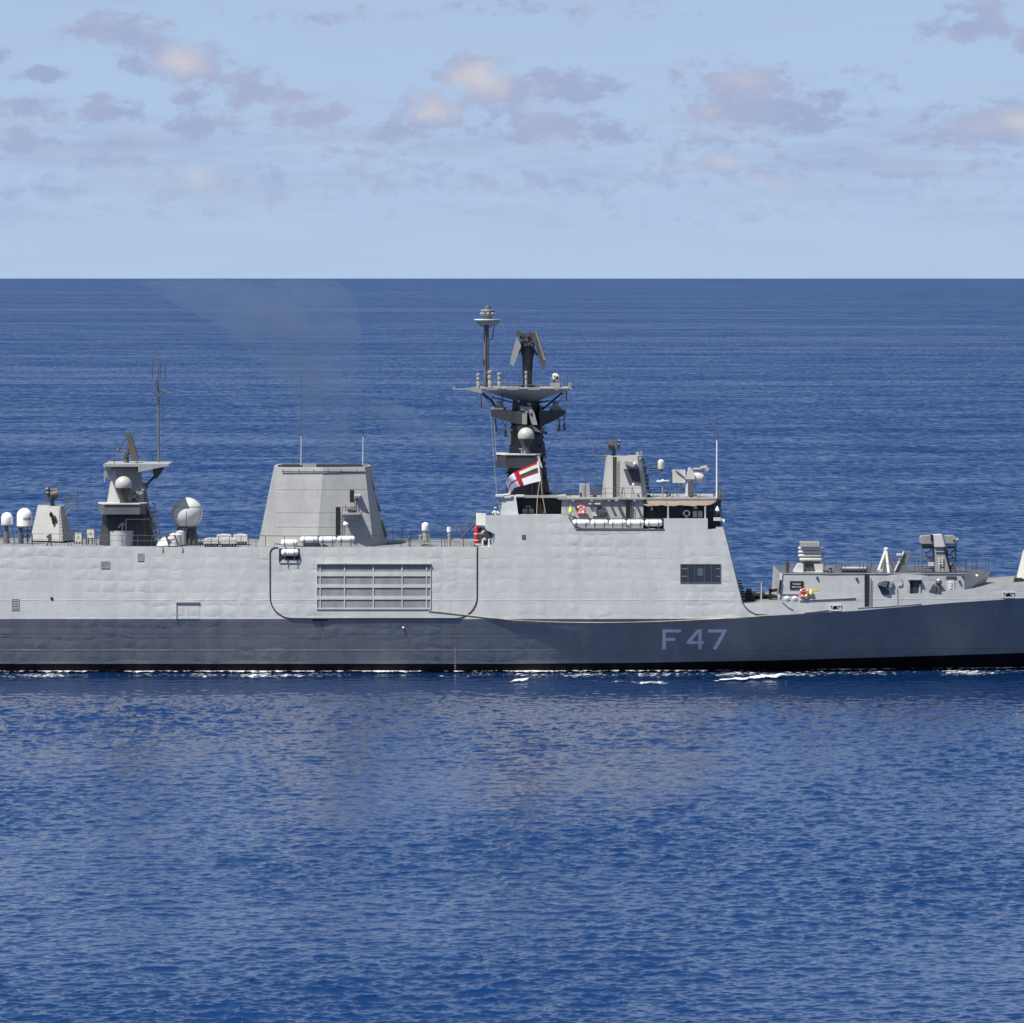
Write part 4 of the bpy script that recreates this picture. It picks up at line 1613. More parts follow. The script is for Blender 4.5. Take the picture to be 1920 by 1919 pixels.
# antennas on the wheelhouse roof
b = MB()
b.tube(W(1242.5, 936, -2.5), W(1242.5, 902, -2.5), .06)
o = b.build('anemometer_mast', MAT['greyp'], ship)
b = MB()
b.pbox(1231, 901, 1242, 904, -2.7, -2.3)
b.pbox(1243, 901, 1254.5, 902.8, -2.7, -2.3)
b.ball(W(1242.5, 901, -2.6), .1, 8, k=5)
b.build('crossbar', MAT['white'], o)
b = MB()
b.tube(W(1251, 936, -3), W(1251, 910, -3), .06)
for i in range(10):
    px, py = random.uniform(1245, 1257), random.uniform(914, 934)
    b.pbox(px - 1.8, py - 1.3, px + 1.8, py + 1.3, -3.2, -2.8)
b.build('sensor_cluster', MAT['dgrey'], ship)
b = MB()
b.prism(rrect(1259, 881, 1285.5, 906, 3), -3.0, -2.85)
o = b.build('reflector_plate', MAT['lgrey'], ship)
b = MB()
near = [(1267, 883), (1284, 896)]
b.tube(W(1267, 883, -3.06), W(1284, 896.5, -3.06), .05)
b.path([W(1259.5, 884, -3), W(1259.5, 913, -3)], .04)
b.path([W(1269, 906, -2.9), W(1269.5, 936, -2.9)], .06)
b.path([W(1277, 906, -2.9), W(1277, 918, -2.9)], .08)
b.path([W(1283, 904, -2.9), W(1290, 897, -2.9)], .06)
b.build('bracing', MAT['dgrey'], o)
# satellite and radio director pair on its pedestal
b = MB()
b.plan([(936, [(1284, -3.6), (1304, -3.6), (1304, -2), (1284, -2)]), (909, [(1286, -3.4), (1300, -3.4), (1300, -2.2), (1286, -2.2)])])
b.tube(W(1294, 909, -2.8), W(1294, 900, -2.8), M(6))
o = b.build('tracker_pedestal', MAT['lgrey'], ship)
b = MB()
b.pbox(1290, 903, 1298, 930, -3.7, -3.5)
b.pbox(1297, 928, 1308, 936, -3.9, -3.2)
b.tube(W(1295.5, 899, -3.6), W(1295.5, 936, -3.6), .06)
b.build('cable_run', MAT['dgrey'], o)
b = MB()
b.prism([(1287, 899), (1291, 880), (1294, 877.5), (1297, 879), (1302, 888), (1303, 899)], -3.6, -2.0)
b.build('tracker_body', MAT['lgrey'], o)
b = MB()
b.lathe(W(1308.5, 895, -2.8), [(M(9.5), -.42), (M(10.2), -.1), (M(9.6), .25), (M(6), .5)], axis=(1, -.35, -.28), n=24)
b.build('tracker_dish', MAT['lgrey'], o, smooth=40)
b = MB()
b.tube(W(1299, 880.5, -3), W(1316, 880.5, -3), .14)
b.tube(W(1314, 879, -3), W(1326, 876.5, -3), .19)
b.tube(W(1322, 879, -3.2), W(1327, 883.5, -3.2), .2, .24)
b.build('boom', MAT['greyp'], o)
MB().tube(W(1312.5, 876, -3), W(1312.5, 865, -3), .02).build('rod', MAT['dgrey'], o)
b = MB()
for i in range(9):
    px = 1212 + i * 15 + random.uniform(-4, 4)
    b.pbox(px, 932 - random.uniform(0, 5), px + random.uniform(3, 8), 936, -4.2, -3.6)
b.build('deck_gear', MAT['greyp'], ship)
rails([(1208, 935.5, -4.6), (1340, 935.5, -4.6)], [1210, 1225, 1262, 1312, 1338], 14, wires=1)
b = MB()
b.ball(W(1214, 906, -2), .1, 8, k=5)
b.ball(W(1217, 909, -2), .12, 8, k=5)
b.tube(W(1217, 909, -2), W(1218, 936, -2), .03)
b.build('deck_light', MAT['white'], ship)

# ------------------------------------------------------------------ main mast
def build_main_mast():
    b = MB()

    def ring(py, x0, x1, yf, k=.28):
        w = x1 - x0
        return (py, [(x0, yf * .55), (x0 + w * k, yf), (x1 - w * k, yf), (x1, yf * .55), (x1, -yf * .55), (x1 - w * k, -yf), (x0 + w * k, -yf), (x0, -yf * .55)])
    b.plan([ring(934, 947, 1032, -2.6), ring(878, 953, 1024, -2.3), ring(800, 957.5, 1016, -1.9), ring(745, 962, 1011, -1.6)])
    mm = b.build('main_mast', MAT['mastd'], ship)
    b = MB()   # top platform: flat deck with a flared underside
    b.plan([(752, [(968, -1.7), (1008, -1.7), (1008, 1.7), (968, 1.7)]), (733, [(905, -3.4), (1062, -3.4), (1062, 3.4), (905, 3.4)]), (729.5, [(901, -3.7), (1066, -3.7), (1066, 3.7), (901, 3.7)]),
            (727.5, [(901, -3.7), (1066, -3.7), (1066, 3.7), (901, 3.7)])])
    tp = b.build('top_platform', MAT['grey'], mm)
    b = MB()
    b.prism([(848, 729), (868, 729.5), (892, 726.5), (903, 728), (903, 738), (893, 736), (875, 731.2), (848, 730.8)], -.6, .5)
    b.tube(W(852, 729, 0), W(852, 724, 0), .05)
    b.tube(W(1064, 730, 0), W(1073, 730, 0), .07)
    b.build('yardarm', MAT['greyp'], mm)
    b = MB()
    b.path([W(904, 738, -1.5), W(922, 752, -1.3), W(931, 768, -1.3)], .13)
    b.path([W(1054, 737, -1.5), W(1016, 769, -1.2)], .1)
    b.path([W(1055, 737, 1.5), W(1016, 768, 1.2)], .08)
    b.path([W(922, 745, -.5), W(968, 757, -.5)], .06)
    b.path([W(1010, 755, -.5), W(1030, 752, -.5)], .06)
    b.path([W(942, 734, -3), W(942, 762, -3)], .05)
    b.path([W(1062, 733, -2.5), W(1062, 752, -2.5)], .05)
    b.build('platform_strut', MAT['dgrey'], mm)
    # second level: two side galleries
    b = MB()
    b.prism([(919, 772), (923, 768), (988, 774), (990, 796.5), (970, 795), (945, 789), (921, 781)], -3.4, 1.0)
    b.prism([(1010, 772), (1061, 770.5), (1061, 776), (1046, 786), (1022, 797), (1012, 799)], -2.4, 1.2)
    b.build('gallery', MAT['mastd'], mm)
    b = MB()
    b.pbox(920, 764, 944, 768, -3.2, -1)
    b.prism([(975, 769), (976, 763), (996, 763), (1002, 775), (1008, 797), (996, 797), (992, 776), (985, 774)], -3.0, -1.6)
    b.pbox(979, 776, 988, 796, -3.75, -3.0)
    for i in range(12):
        px, py = random.uniform(972, 1000), random.uniform(752, 774)
        b.pbox(px - 2.4, py - 1.8, px + 2.4, py + 1.8, -2.6 - random.uniform(0, .6), -1.4)
    b.build('equipment_rack', MAT['greyp'], mm)
    # navigation radars
    for px, py, bar, y in ((937, 770, (920, 955, 763.5), -2.2), (1042, 771, (1048, 1071, 753.4), -1.0)):
        b = MB()
        b.lathe(W(px, py, y), [(.5, 0), (.55, .25), (.3, .4), (.22, .75)], n=16)
        o = b.build('navigation_radar', MAT['greyp'], ship, smooth=35)
        MB().pbox(bar[0], bar[2] - 1.3, bar[1], bar[2] + 1.1, y - .15, y + .15).build('scanner_bar', MAT['lgrey'], o)
        c2 = MB()
        c2.tube(W(px, py - 13, y), W(px, py - 18, y), .2, .32)
        c2.pbox(px - 12, py - 6, px + 12, py - 4, y - .6, y + .6)
        c2.build('turning_gear', MAT['greyp'], o)
    # dome in front
    c = W(986.5, 817.5, -3.6)
    r = M(15.6, -3.6)
    o = MB().ball(c, r).build('dome', MAT['cream'], mm, smooth=60)
    b = MB()
    b.lathe((c.x, c.y, Z(853, -3.6)), [(r * .9, 0), (r * .55, .3), (r * .5, .75), (r * .96, Z(823, -3.6) - Z(853, -3.6))], n=20)
    b.build('cradle', MAT['mastd'], o, smooth=40)
    b = MB()
    b.prism([(969, 798), (998, 798), (1010, 806), (1016, 812), (998, 808), (970, 808)], -3.0, -1.6)
    b.build('dome_hood', MAT['mast'], mm)
    # lower box gallery with its sunlit top edge painted pale
    b = MB()
    b.plan([(878, [(931, -3.2), (950, -4.6), (1004, -4.6), (1012, -3.6), (1012, 0), (931, 0)]), (854, [(931, -3.2), (948, -4.6), (1004, -4.6), (1014, -3.6), (1014, 0), (931, 0)])])
    b.build('lower_gallery', MAT['mastd'], mm)
    b = MB()
    b.plan([(853.8, [(930, -3.3), (948, -4.7), (1004, -4.7), (1015, -3.6), (1015, 0), (930, 0)]), (852, [(930, -3.3), (948, -4.7), (1004, -4.7), (1015, -3.6), (1015, 0), (930, 0)])])
    b.prism([(1003, 855), (1010, 855), (1018, 878), (1012, 874)], -4.4, -3.6)
    b.build('gallery_deck', MAT['lgrey'], mm)
    b = MB()
    b.path([W(974, 853, -4.6), W(978, 853, -4.6), W(978, 842, -4.6), W(973, 842, -4.6)], .05)
    b.build('step_rail', MAT['greyp'], mm)
    b = MB()
    b.prism([(995, 870), (999, 870), (999, 930), (996, 930)], -2.75, -2.5)
    b.ladder(1019, 5, 932, 850, -2.0, -1.7, .03, 6)
    for i in range(9):
        py = 752 + i * 11
        b.pbox(1012 + i * .6, py, 1016 + i * .6 + random.uniform(0, 3), py + 4, -1.0, -.4)
    b.tube(W(1021, 812, -1), W(1026, 812, -1), .14)
    b.tube(W(1020, 830, -1), W(1024, 860, -1), .04)
    b.build('pipe_run', MAT['dgrey'], mm)
    b = MB()
    b.path([W(949, 800, -1.5), W(957, 815, -1.5), W(956, 834, -1.5)], .08)
    b.build('grey_pipe', MAT['lgrey'], mm)
    # hanging signal lamps and dipoles
    for px, t, bt, y in ((901.5, 738, 766, -1.5), (929.5, 785, 811, -2.6), (948, 795, 820, -2.6), (1048.5, 785, 809, -1.8), (1058, 780, 808, -1.8)):
        b = MB()
        b.tube(W(px, t, y), W(px, t + (bt - t) * .55, y), .05)
        b.tube(W(px, t + (bt - t) * .5, y), W(px, bt, y), .1, .13)
        o = b.build('hanging_lamp', MAT['dgrey'], mm)
        MB().ball(W(px, bt, y), .11, 8, k=5).build('lamp_glass', MAT['lgrey'], o, smooth=60)
    # fittings standing on the top platform
    for px, t, y, rr in ((897, 701, -2.2, 4.2), (919, 696, -3.0, 5.2), (936.5, 700, -3.0, 4.6), (986.5, 697, -3.4, 2.8)):
        b = MB()
        h_ = Z(t, y) - Z(729, y)
        r_ = M(rr, y)
        b.lathe(W(px, 728, y), [(r_ * .8, 0), (r_ * .8, h_ * .42), (r_ * .5, h_ * .5)], n=12)
        o = b.build('beacon', MAT['greyp'], mm, smooth=35)
        d = MB()
        d.lathe(W(px, 728, y), [(r_ * .5, h_ * .5), (r_ * .95, h_ * .55), (r_ * .95, h_ * .7), (r_ * .6, h_ * .74), (r_ * .6, h_ * .8), (r_, h_ * .84), (r_, h_ * .96), (r_ * .4, h_)], n=12)
        d.build('beacon_glass', MAT['greyp'], o, smooth=35)
    b = MB()
    b.plan([(728, [(1031, -2), (1050, -2), (1050, -.8), (1031, -.8)]), (718, [(1032, -2), (1049, -2), (1049, -.8), (1032, -.8)])])
    b.pbox(1066, 718, 1071, 728, -1.5, -1.1)
    o = b.build('camera_base', MAT['greyp'], mm)
    b = MB().ball(W(1041, 708.5, -1.5), M(8.6), 18, k=12)
    b.tube(W(1041, 718, -1.5), W(1041, 712, -1.5), .16)
    o = b.build('camera_ball', MAT['lgrey'], ship, smooth=50)
    for dx, dy, q in ((-1.5, -3, 1.6), (3, 0.5, 2.8), (-2.5, 5, 1.8)):
        MB().lathe(W(1041 + dx, 708.5 + dy, -1.82), [(M(q), -.1), (M(q), .07), (M(q) * .5, .09)], axis=(0, -1, 0), n=12).build('lens', MAT['black'], o)
    # small fittings clinging to the mast
    rnd = random.Random(5)
    for i in range(26):
        py = rnd.uniform(750, 928)
        half = np.interp(py, [745, 800, 878, 934], [24, 29, 35, 42])
        sx = rnd.choice((-1, 1, 1))
        px = 987 + sx * half * rnd.uniform(.92, 1.08) + 1
        q = MB()
        w_ = rnd.uniform(1.2, 3.2)
        q.pbox(px - w_, py, px + w_, py + rnd.uniform(1.5, 5), -1.9 - rnd.uniform(0, .4), -.9)
        if rnd.random() < .4:
            q.tube(W(px, py, -1.4), W(px + sx * rnd.uniform(3, 7), py - rnd.uniform(0, 5), -1.4), .035)
        q.build('mast_fitting', MAT[rnd.choice(['greyp', 'dgrey', 'mast', 'lgrey'])], mm)
    for px, t in ((855, 720), (880, 722), (950, 708), (962, 714), (1004, 712), (1018, 716), (1058, 712), (1064, 700)):
        MB().tube(W(px, 729, -1.2), W(px, t, -1.2), .035, .025).build('whip_stub', MAT['dgrey'], mm)
    q = MB()
    for a_, b_ in (((905, 740, -1), (948, 800, -1.5)), ((1060, 735, -1), (1018, 800, -1)), ((924, 782, -2.8), (950, 850, -2.4)), ((1058, 778, -2), (1026, 850, -1.6))):
        q.path([W(*a_), W(*b_)], .02, 4)
    q.build('rigging', MAT['dgrey'], mm)
    # edge trim, rust-streaked boxes on the platform's edge
    b = MB()
    for x0, x1 in ((912, 934), (950, 972), (990, 1012), (1040, 1048)):
        b.pbox(x0, 726.5, x1, 731.5, -3.82, -3.6)
    b.build('edge_box', MAT['greyp'], mm)
    b = MB()
    b.tube(W(974, 727, -2.8), W(974, 711, -2.8), .05)
    b.path([W(905, 728, -3.5), W(905, 722, -3.5), W(1030, 722, -3.5)], .025, 4)
    b.build('platform_rail', MAT['dgrey'], mm)

    # pole with the warning-receiver drum on top
    y = 0.0
    b = MB()
    b.tube(W(911.5, 728, y), W(912, 608, y), M(5.2), M(5.0), 10)
    o = b.build('receiver_mast', MAT['mast'], ship, smooth=40)
    b = MB()
    b.tube(W(910.5, 725, y - .3), W(911, 610, y - .3), .07)
    b.path([W(914, 690, y - .3), W(914, 612, y - .3)], .05)
    b.prism([(906, 728), (911, 692), (913, 692), (910, 728)], y - .9, y - .5)
    b.pbox(903, 628, 908, 634, y - .3, y)
    b.pbox(903, 674, 907, 680, y - .3, y)
    b.path([W(927, 609, y), W(923, 636, y), W(917, 638, y)], .05)
    b.path([W(899, 608, y), W(909, 615, y)], .05)
    b.path([W(925, 608, y), W(916, 615, y)], .05)
    b.build('cable_run', MAT['dgrey'], o)
    cc = W(914.5, 609, y)
    u = M(1)
    MB().lathe(cc, [(18 * u, 0), (21 * u, 3 * u), (23 * u, 6.5 * u), (23.2 * u, 8.5 * u)], n=28).build('receiver_dish', MAT['greyp'], o, smooth=30)
    MB().lathe(cc + Vector((0, 0, 8.6 * u)), [(25.5 * u, 0), (25.5 * u, 1.8 * u)], n=28).build('dish_rim', MAT['white'], o, smooth=30)
    b = MB()
    b.lathe(cc + Vector((0, 0, 10.5 * u)), [(8.5 * u, 0), (8.5 * u, 6 * u), (12.5 * u, 7 * u), (12.8 * u, 16 * u), (11 * u, 17 * u), (5.4 * u, 17.5 * u), (5.2 * u, 24 * u), (1.4 * u, 25.5 * u), (1.0 * u, 28 * u)], n=24)
    b.build('receiver_drum', MAT['mast'], o, smooth=30)
    b = MB()
    b.lathe(cc + Vector((0, 0, 26.6 * u)), [(13 * u, 0), (13 * u, 1.5 * u)], n=24)
    for a in range(0, 360, 45):
        b.box(cc.x + math.cos(R(a)) * 12.7 * u - .08, cc.x + math.cos(R(a)) * 12.7 * u + .08, cc.y + math.sin(R(a)) * 12.7 * u - .1, cc.y + math.sin(R(a)) * 12.7 * u + .1, cc.z + 20 * u, cc.z + 23 * u)
    b.build('drum_trim', MAT['lgrey'], o)

    # back-to-back search radar
    y = -0.3
    b = MB()
    b.tube(W(989, 728, y), W(989, 672, y), M(9.0), M(10), 14)
    b.tube(W(989, 729, y), W(989, 722, y), M(16), M(15), 14)
    o = b.build('air_search_radar', MAT['dgrey'], ship, smooth=40)
    b = MB()
    b.tube(W(989.5, 673, y), W(989.5, 664, y), M(10), M(12.5), 14)
    b.tube(W(989.5, 664, y), W(989.5, 640, y), M(12.5), M(11), 14)
    b.pbox(967.5, 621, 978, 630, y - .6, y + .4)
    b.prism([(974, 630), (980, 624), (986, 626), (993, 622), (1001, 626), (1003, 650), (977, 652)], y - .5, y + .5)
    for i in range(16):
        px, py = random.uniform(974, 1002), random.uniform(623, 648)
        b.pbox(px - 2.2, py - 2.2, px + 2.2, py + 2.2, y - .7 - random.uniform(0, .4), y + .6)
    b.path([W(998, 650, y - .5), W(1008, 668, y - .5)], .1)
    b.path([W(979, 655, y - .5), W(972, 662, y - .5)], .1)
    b.build('turning_head', MAT['dgrey'], o)
    b = MB()
    b.prism([(968.5, 634), (973, 640), (977, 648), (966.5, 678), (962.5, 687), (957, 683), (958, 672)], y - 2.0, y + 2.0)
    b.build('antenna_panel', MAT['greyp'], o)
    b = MB()
    b.prism([(1001, 622), (1006.5, 620), (1023.8, 681), (1023, 690), (1017.5, 695.5), (1012, 680), (1006, 655)], y - 2.0, y + 2.0)
    pp = b.build('antenna_panel', MAT['dgrey'], o)
    b = MB()
    for i in range(15):
        t = i / 15
        ax, ay = 1003.4 + (1020 - 1003.4) * t, 623 + (677 - 623) * t
        b.prism([(ax, ay), (ax + 2.6, ay - .6), (ax + 3.5, ay + 1.7), (ax + .9, ay + 2.3)], y - 2.06, y - 1.95)
    b.build('dipole_comb', paint('comb_ochre', (0.50, 0.42, 0.24), 0.5), pp)
    return mm


main_mast = build_main_mast()
# halyards from the yard
b = MB()
for p in (((917, 742, -2), (932, 935, -4)), ((926, 790, -2.6), (931, 862, -4)), ((1012, 853, -4.6), (1021, 963, -5.6))):
    b.path([W(*p[0]), W(*p[1])], .014, 4)
b.build('halyard', MAT['rope'], ship)
# ------------------------------------------------------------------ foredeck house
def build_fore_house():
    st = [1462, 1500, 1540, 1580, 1620, 1660, 1700, 1740, 1775, 1808]

    def off(px):
        return -0.03 - max(0.0, px - 1700) / 108.0 * 0.55
    bot = [S(px, interp(GU, px) + (3 if px < 1740 else 6), off(px)) for px in st] + [W(1845, 1100, 0.0)]
    top = [S(px, 1076.5, off(px) - .02) for px in st] + [W(1858, 1071.5, 0.0)]
    top[0] = S(1464.5, 1076.5, off(1465))
    far_b = [Vector((p.x, -p.y, p.z)) for p in reversed(bot[:-1])]
    far_t = [Vector((p.x, -p.y, p.z)) for p in reversed(top[:-1])]
    mb = MB().loft([bot + far_b, top + far_t])
    o = mb.build('fore_house', MAT['hull'], ship)
    ring = [(q.x, q.y + .05, q.z + .006) for q in top[:-1]] + [(top[-1].x - .05, top[-1].y, top[-1].z + .006)] + [(q.x, q.y - .05, q.z + .006) for q in far_t]
    MB().add(ring, [tuple(range(len(ring)))]).build('roof_deck', MAT['dgrey'], o)
    return o


fh = build_fore_house()


def fp(px, py, off=0.0):
    o = -0.03 - max(0.0, px - 1700) / 108.0 * 0.55
    return S(px, py, o + off)


def fside(pts, out, inn=-.06):
    fr = [fp(a, c_, out) for a, c_ in pts]
    return MB().loft([fr, [(p.x, p.y + out - inn, p.z) for p in fr]])


fside([(1459.5, 1120), (1463, 1120), (1467, 1076), (1463.5, 1074)], .12).build('end_flange', MAT['lgrey'], fh)
b = MB()
b.path([fp(1461, 1112, .16), fp(1463.5, 1088, .16)], .09)
b.build('door_seal', MAT['black'], fh)
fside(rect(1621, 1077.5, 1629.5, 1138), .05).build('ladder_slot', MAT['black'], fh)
b = MB()
for e in (0, 3.6):
    b.path([fp(1630.6 + e, 1084, .12), fp(1630.6 + e, 1137, .12)], .022, 4)
for i in range(12):
    b.tube(fp(1630.6, 1086 + i * 4.3, .12), fp(1634.2, 1086 + i * 4.3, .12), .02, n=4)
b.build('ladder', MAT['dgrey'], fh)
# ship's weapon-crew hatch with hood, and two doors
fside([(1645, 1097), (1649, 1092), (1661, 1089), (1667, 1090), (1667, 1123), (1663.5, 1127), (1658, 1126), (1652, 1112)], .02).build('hatch_recess', MAT['panel'], fh)
b = MB()
b.loft([[fp(1646, 1099, .05), fp(1666, 1105, .05), fp(1668, 1090, .05), fp(1650, 1093, .05)], [fp(1648, 1098, .5), fp(1662, 1102, .5), fp(1664, 1091, .5), fp(1652, 1094, .5)]])
b.build('hatch_hood', MAT['dgrey'], fh)
b = MB()
for i in range(8):
    p = fp(1664 + random.uniform(0, 9), 1090 + random.uniform(0, 16), .0)
    b.box(p.x - .14, p.x + .14, p.y - random.uniform(.1, .35), p.y + .1, p.z - .12, p.z + .12)
b.build('valve_cluster', MAT['greyp'], fh)
fside(rrect(1706, 1087, 1727, 1131, 3), .015).build('door_recess', MAT['black'], fh)
d = fside(rrect(1711.5, 1090, 1724, 1127, 2.5), .07)
do = d.build('door', MAT['panel'], fh)
fside([(1724, 1095), (1726.2, 1096), (1725.5, 1126), (1713, 1128), (1713, 1124.5), (1722, 1123)], .10).build('door_edge', MAT['lgrey'], do)
fside(rect(1703, 1086, 1728, 1088.2), .35).build('door_hood', MAT['hull'], fh)
fside(rrect(1774, 1081, 1794, 1087.5, 1.5), .02).build('hatch_recess', MAT['panel'], fh)
d = fside(rrect(1777, 1088, 1789.5, 1108, 1), .06)
do = d.build('door', MAT['lgrey'], fh)
b = MB()
for i in range(3):
    p = fp(1782, 1093 + i * 4.6, .1)
    b.box(p.x - .1, p.x + .1, p.y - .03, p.y + .04, p.z - .07, p.z + .07)
b.build('door_clip', MAT['white'], do)
b = MB()   # hydrant and hose box by the door
p = fp(1760, 1100, .3)
b.lathe((p.x, p.y, Z(1111, p.y)), [(.22, 0), (.2, .7), (.3, .8), (.25, 1.0)], n=10)
b.tube(fp(1763, 1110, .4), fp(1757, 1094, .4), .08)
o = b.build('hydrant', MAT['dgrey'], ship)
MB().ball(fp(1759.5, 1088.5, .35), .13, 10, k=6).build('hydrant_cap', MAT['white'], o, smooth=60)
b = MB()
p = fp(1749, 1105, .4)
b.prism([(1742, 1110), (1750, 1096), (1754, 1097), (1756, 1110)], p.y, p.y + .5)
b.build('deck_chock', MAT['dgrey'], ship)
for cx in (1475.5, 1490):
    p = fp(cx, 1123, .0)
    b = MB()
    b.lathe(p, [(.22, -.1), (.20, .08), (.12, .14)], axis=(0, -1, -.25), n=16)
    b.build('half_round_lamp', MAT['white'], ship, smooth=35)
b = MB()
b.path([fp(1466, 1113.8, .06), fp(1496, 1114.2, .06)], .04)
b.path([fp(1500, 1126, .08), fp(1560, 1123.5, .08), fp(1604, 1121.5, .08)], .07)
b.path([fp(1682, 1104, .06), fp(1683, 1134, .06)], .04)
b.path([fp(1690, 1085, .06), fp(1692, 1093, .06), fp(1691, 1098, .06), fp(1684, 1099, .06)], .04)
b.path([S(1467, 1129, .05), S(1477, 1138, .05), S(1486, 1143, .05)], .05)
b.path([S(1508, 1149, .05), S(1530, 1147, .05), S(1554, 1144, .05)], .05)
b.path([S(1608, 1140, .03), S(1660, 1137.5, .03), S(1727, 1132.5, .03)], .03)
b.build('pipe', MAT['greyp'], fh)
b = MB()
for px, py in ((1805, 1080), (1799, 1090), (1532, 1083), (1606, 1085)):
    p = fp(px, py, .0)
    b.lathe(p, [(.11, -.05), (.11, .14), (.05, .2)], axis=(0, -1, 0), n=10)
b.build('side_fitting', MAT['dgrey'], fh)
# blackened forward face lamps
for px, py, y in ((1797, 1077.5, -5.3), (1832, 1080, -3.2)):
    MB().ball(W(px, py, y), .13, 10, k=6).build('deck_lamp', MAT['white'], ship, smooth=60)
# rim along the roof
b = MB()
b.path([fp(1466, 1076, .02), fp(1560, 1076, .02), fp(1660, 1076, .02), fp(1740, 1076, .02), fp(1808, 1076, .02)], .05, 5)
b.build('roof_rim', MAT['greyp'], fh)
ry = -6.0
b = MB()
b.tube(W(1475, 1076, -6.6), W(1475, 1050, -6.6), .1)
b.tube(W(1478, 1076, -6.6), W(1478, 1055, -6.6), .05)
b.path([W(1474, 1078, -6.8), W(1476, 1083, -6.85), W(1480, 1086, -6.9)], .07)
b.build('post', MAT['dgrey'], ship)
rails([(1466, 1076, -6.5), (1625, 1075.5, -6.2)], [1579, 1585, 1612, 1619, 1627], 20, wires=1)
rails([(1630, 1075.5, -6.0), (1740, 1075, -5.4)], [1632, 1690, 1715], 18, wires=1)
rails([(1788, 1074, -4.6), (1812, 1074, -4.0), (1855, 1074, -1.0)], [1790, 1800, 1812, 1823, 1830, 1848, 1853], 26)
rails([(1480, 1070, 4), (1850, 1067, 3)], list(range(1480, 1850, 22)), 19, wires=1)
b = MB()   # ready-use rack on the roof
b.pbox(1576, 1066.5, 1629, 1070, -5.0, -3.6)
b.pbox(1580, 1070, 1625, 1075, -4.8, -3.8)
o = b.build('ready_rack', MAT['dgrey'], ship)
MB().pbox(1580, 1064.6, 1624, 1066.4, -4.9, -3.8).build('rack_lid', MAT['lgrey'], o)
b = MB()
for i in range(6):
    px, py = random.uniform(1550, 1560), random.uniform(1060, 1073)
    b.pbox(px - 2, py - 2, px + 2, py + 2, -5.0, -4.4)
b.pbox(1550, 1064, 1560, 1075, -4.6, -4)
b.build('roof_valve', MAT['greyp'], ship)
# breakwater gear, anchor windlass and flagstaff bits in the gap behind the bridge front
b = MB()
b.plan([(1131, [(1397, -4), (1416, -4), (1416, 0), (1397, 0)]), (1107, [(1399, -3.6), (1409, -3.6), (1409, -.5), (1399, -.5)])])
b.pbox(1412, 1118, 1460, 1131, -1.0, 2.0)
b.pbox(1442, 1104, 1447, 1131, -3, -2.4)
b.prism([(1441, 1107), (1459, 1104), (1459, 1109), (1448, 1111)], -3, -2.2)
b.prism([(1447, 1117), (1468, 1119), (1468, 1123), (1447, 1122)], -3.4, -2.4)
b.build('deck_machinery', MAT['black'], ship)
MB().tube(W(1427.5, 1131, -5.5), W(1427.5, 1092, -5.5), .06, .035).build('staff', MAT['lgrey'], ship)
MB().tube(W(1425.5, 1131, -3.5), W(1425.5, 1086, -3.5), .045, .025).build('staff', MAT['dgrey'], ship)
b = MB()
for i in range(7):
    b.pbox(1383 + i * 1.4, 1088 + i * 5, 1388 + i * 1.4 + random.uniform(0, 4), 1091 + i * 5, -3.0, -2.4)
b.build('front_fitting', MAT['dgrey'], block)

# ------------------------------------------------------------------ launchers on the foredeck house
def build_rocket_launcher():
    b = MB()
    b.plan([(1076, [(1487, -4.6), (1545, -4.6), (1545, -2), (1487, -2)]), (1073, [(1489, -4.5), (1543, -4.5), (1543, -2.1), (1489, -2.1)])])
    b.lathe(W(1519, 1076, -4.2), [(.85, 0), (.8, .12)], n=20)
    o = b.build('rocket_launcher', MAT['lgrey'], ship)
    b = MB()
    b.prism([(1488, 1072.8), (1497, 1058), (1506, 1058), (1506, 1072.8)], -4.2, -2.4)
    b.prism([(1529, 1072.8), (1526, 1058), (1543, 1058), (1543, 1072.8)], -4.2, -2.4)
    b.build('side_bracket', MAT['lgrey'], o)
    MB().pbox(1509, 1056, 1526, 1073, -3.8, -2.6).build('pivot', MAT['panel'], o)
    MB().pbox(1503, 1027, 1538, 1056, -3.5, -2.2).build('frame', MAT['dgrey'], o)
    for k, py in enumerate((1028.5, 1035.5, 1042.5, 1049.5)):
        for yy_ in (-3.9, -2.6):
            b = MB()
            x0, x1 = 1499 - (k < 3) * 2.5, 1541 + (k < 3) * 1.0
            L_ = W(x1, py, yy_).x - W(x0, py, yy_).x
            q_ = M(3.3)
            b.lathe(W(x0, py, yy_), [(q_ * .45, 0), (q_ * .85, .07), (q_, .2), (q_, L_ - .2), (q_ * .85, L_ - .07), (q_ * .45, L_)], axis=(1, 0, 0), n=14)
            b.tube(W(x0 + 8, py, yy_), W(x0 + 12, py, yy_), M(3.7), n=12)
            t = b.build('tube', MAT['lgrey'], o, smooth=40)
            MB().tube(W(x1 + .1, py, yy_), W(x1 + 2.0, py, yy_), M(2.4), n=12).build('muzzle', MAT['mast'], t, smooth=40)
    b = MB()
    b.pbox(1501, 1017.5, 1536, 1026, -4.3, -2.2)
    g = b.build('grid_box', MAT['greyp'], o)
    b = MB()
    for i in range(13):
        px = 1501.5 + i * 2.8
        b.pbox(px, 1017.6, px + 1.0, 1026, -4.34, -4.3)
    b.build('grid_bars', MAT['lgrey'], g)


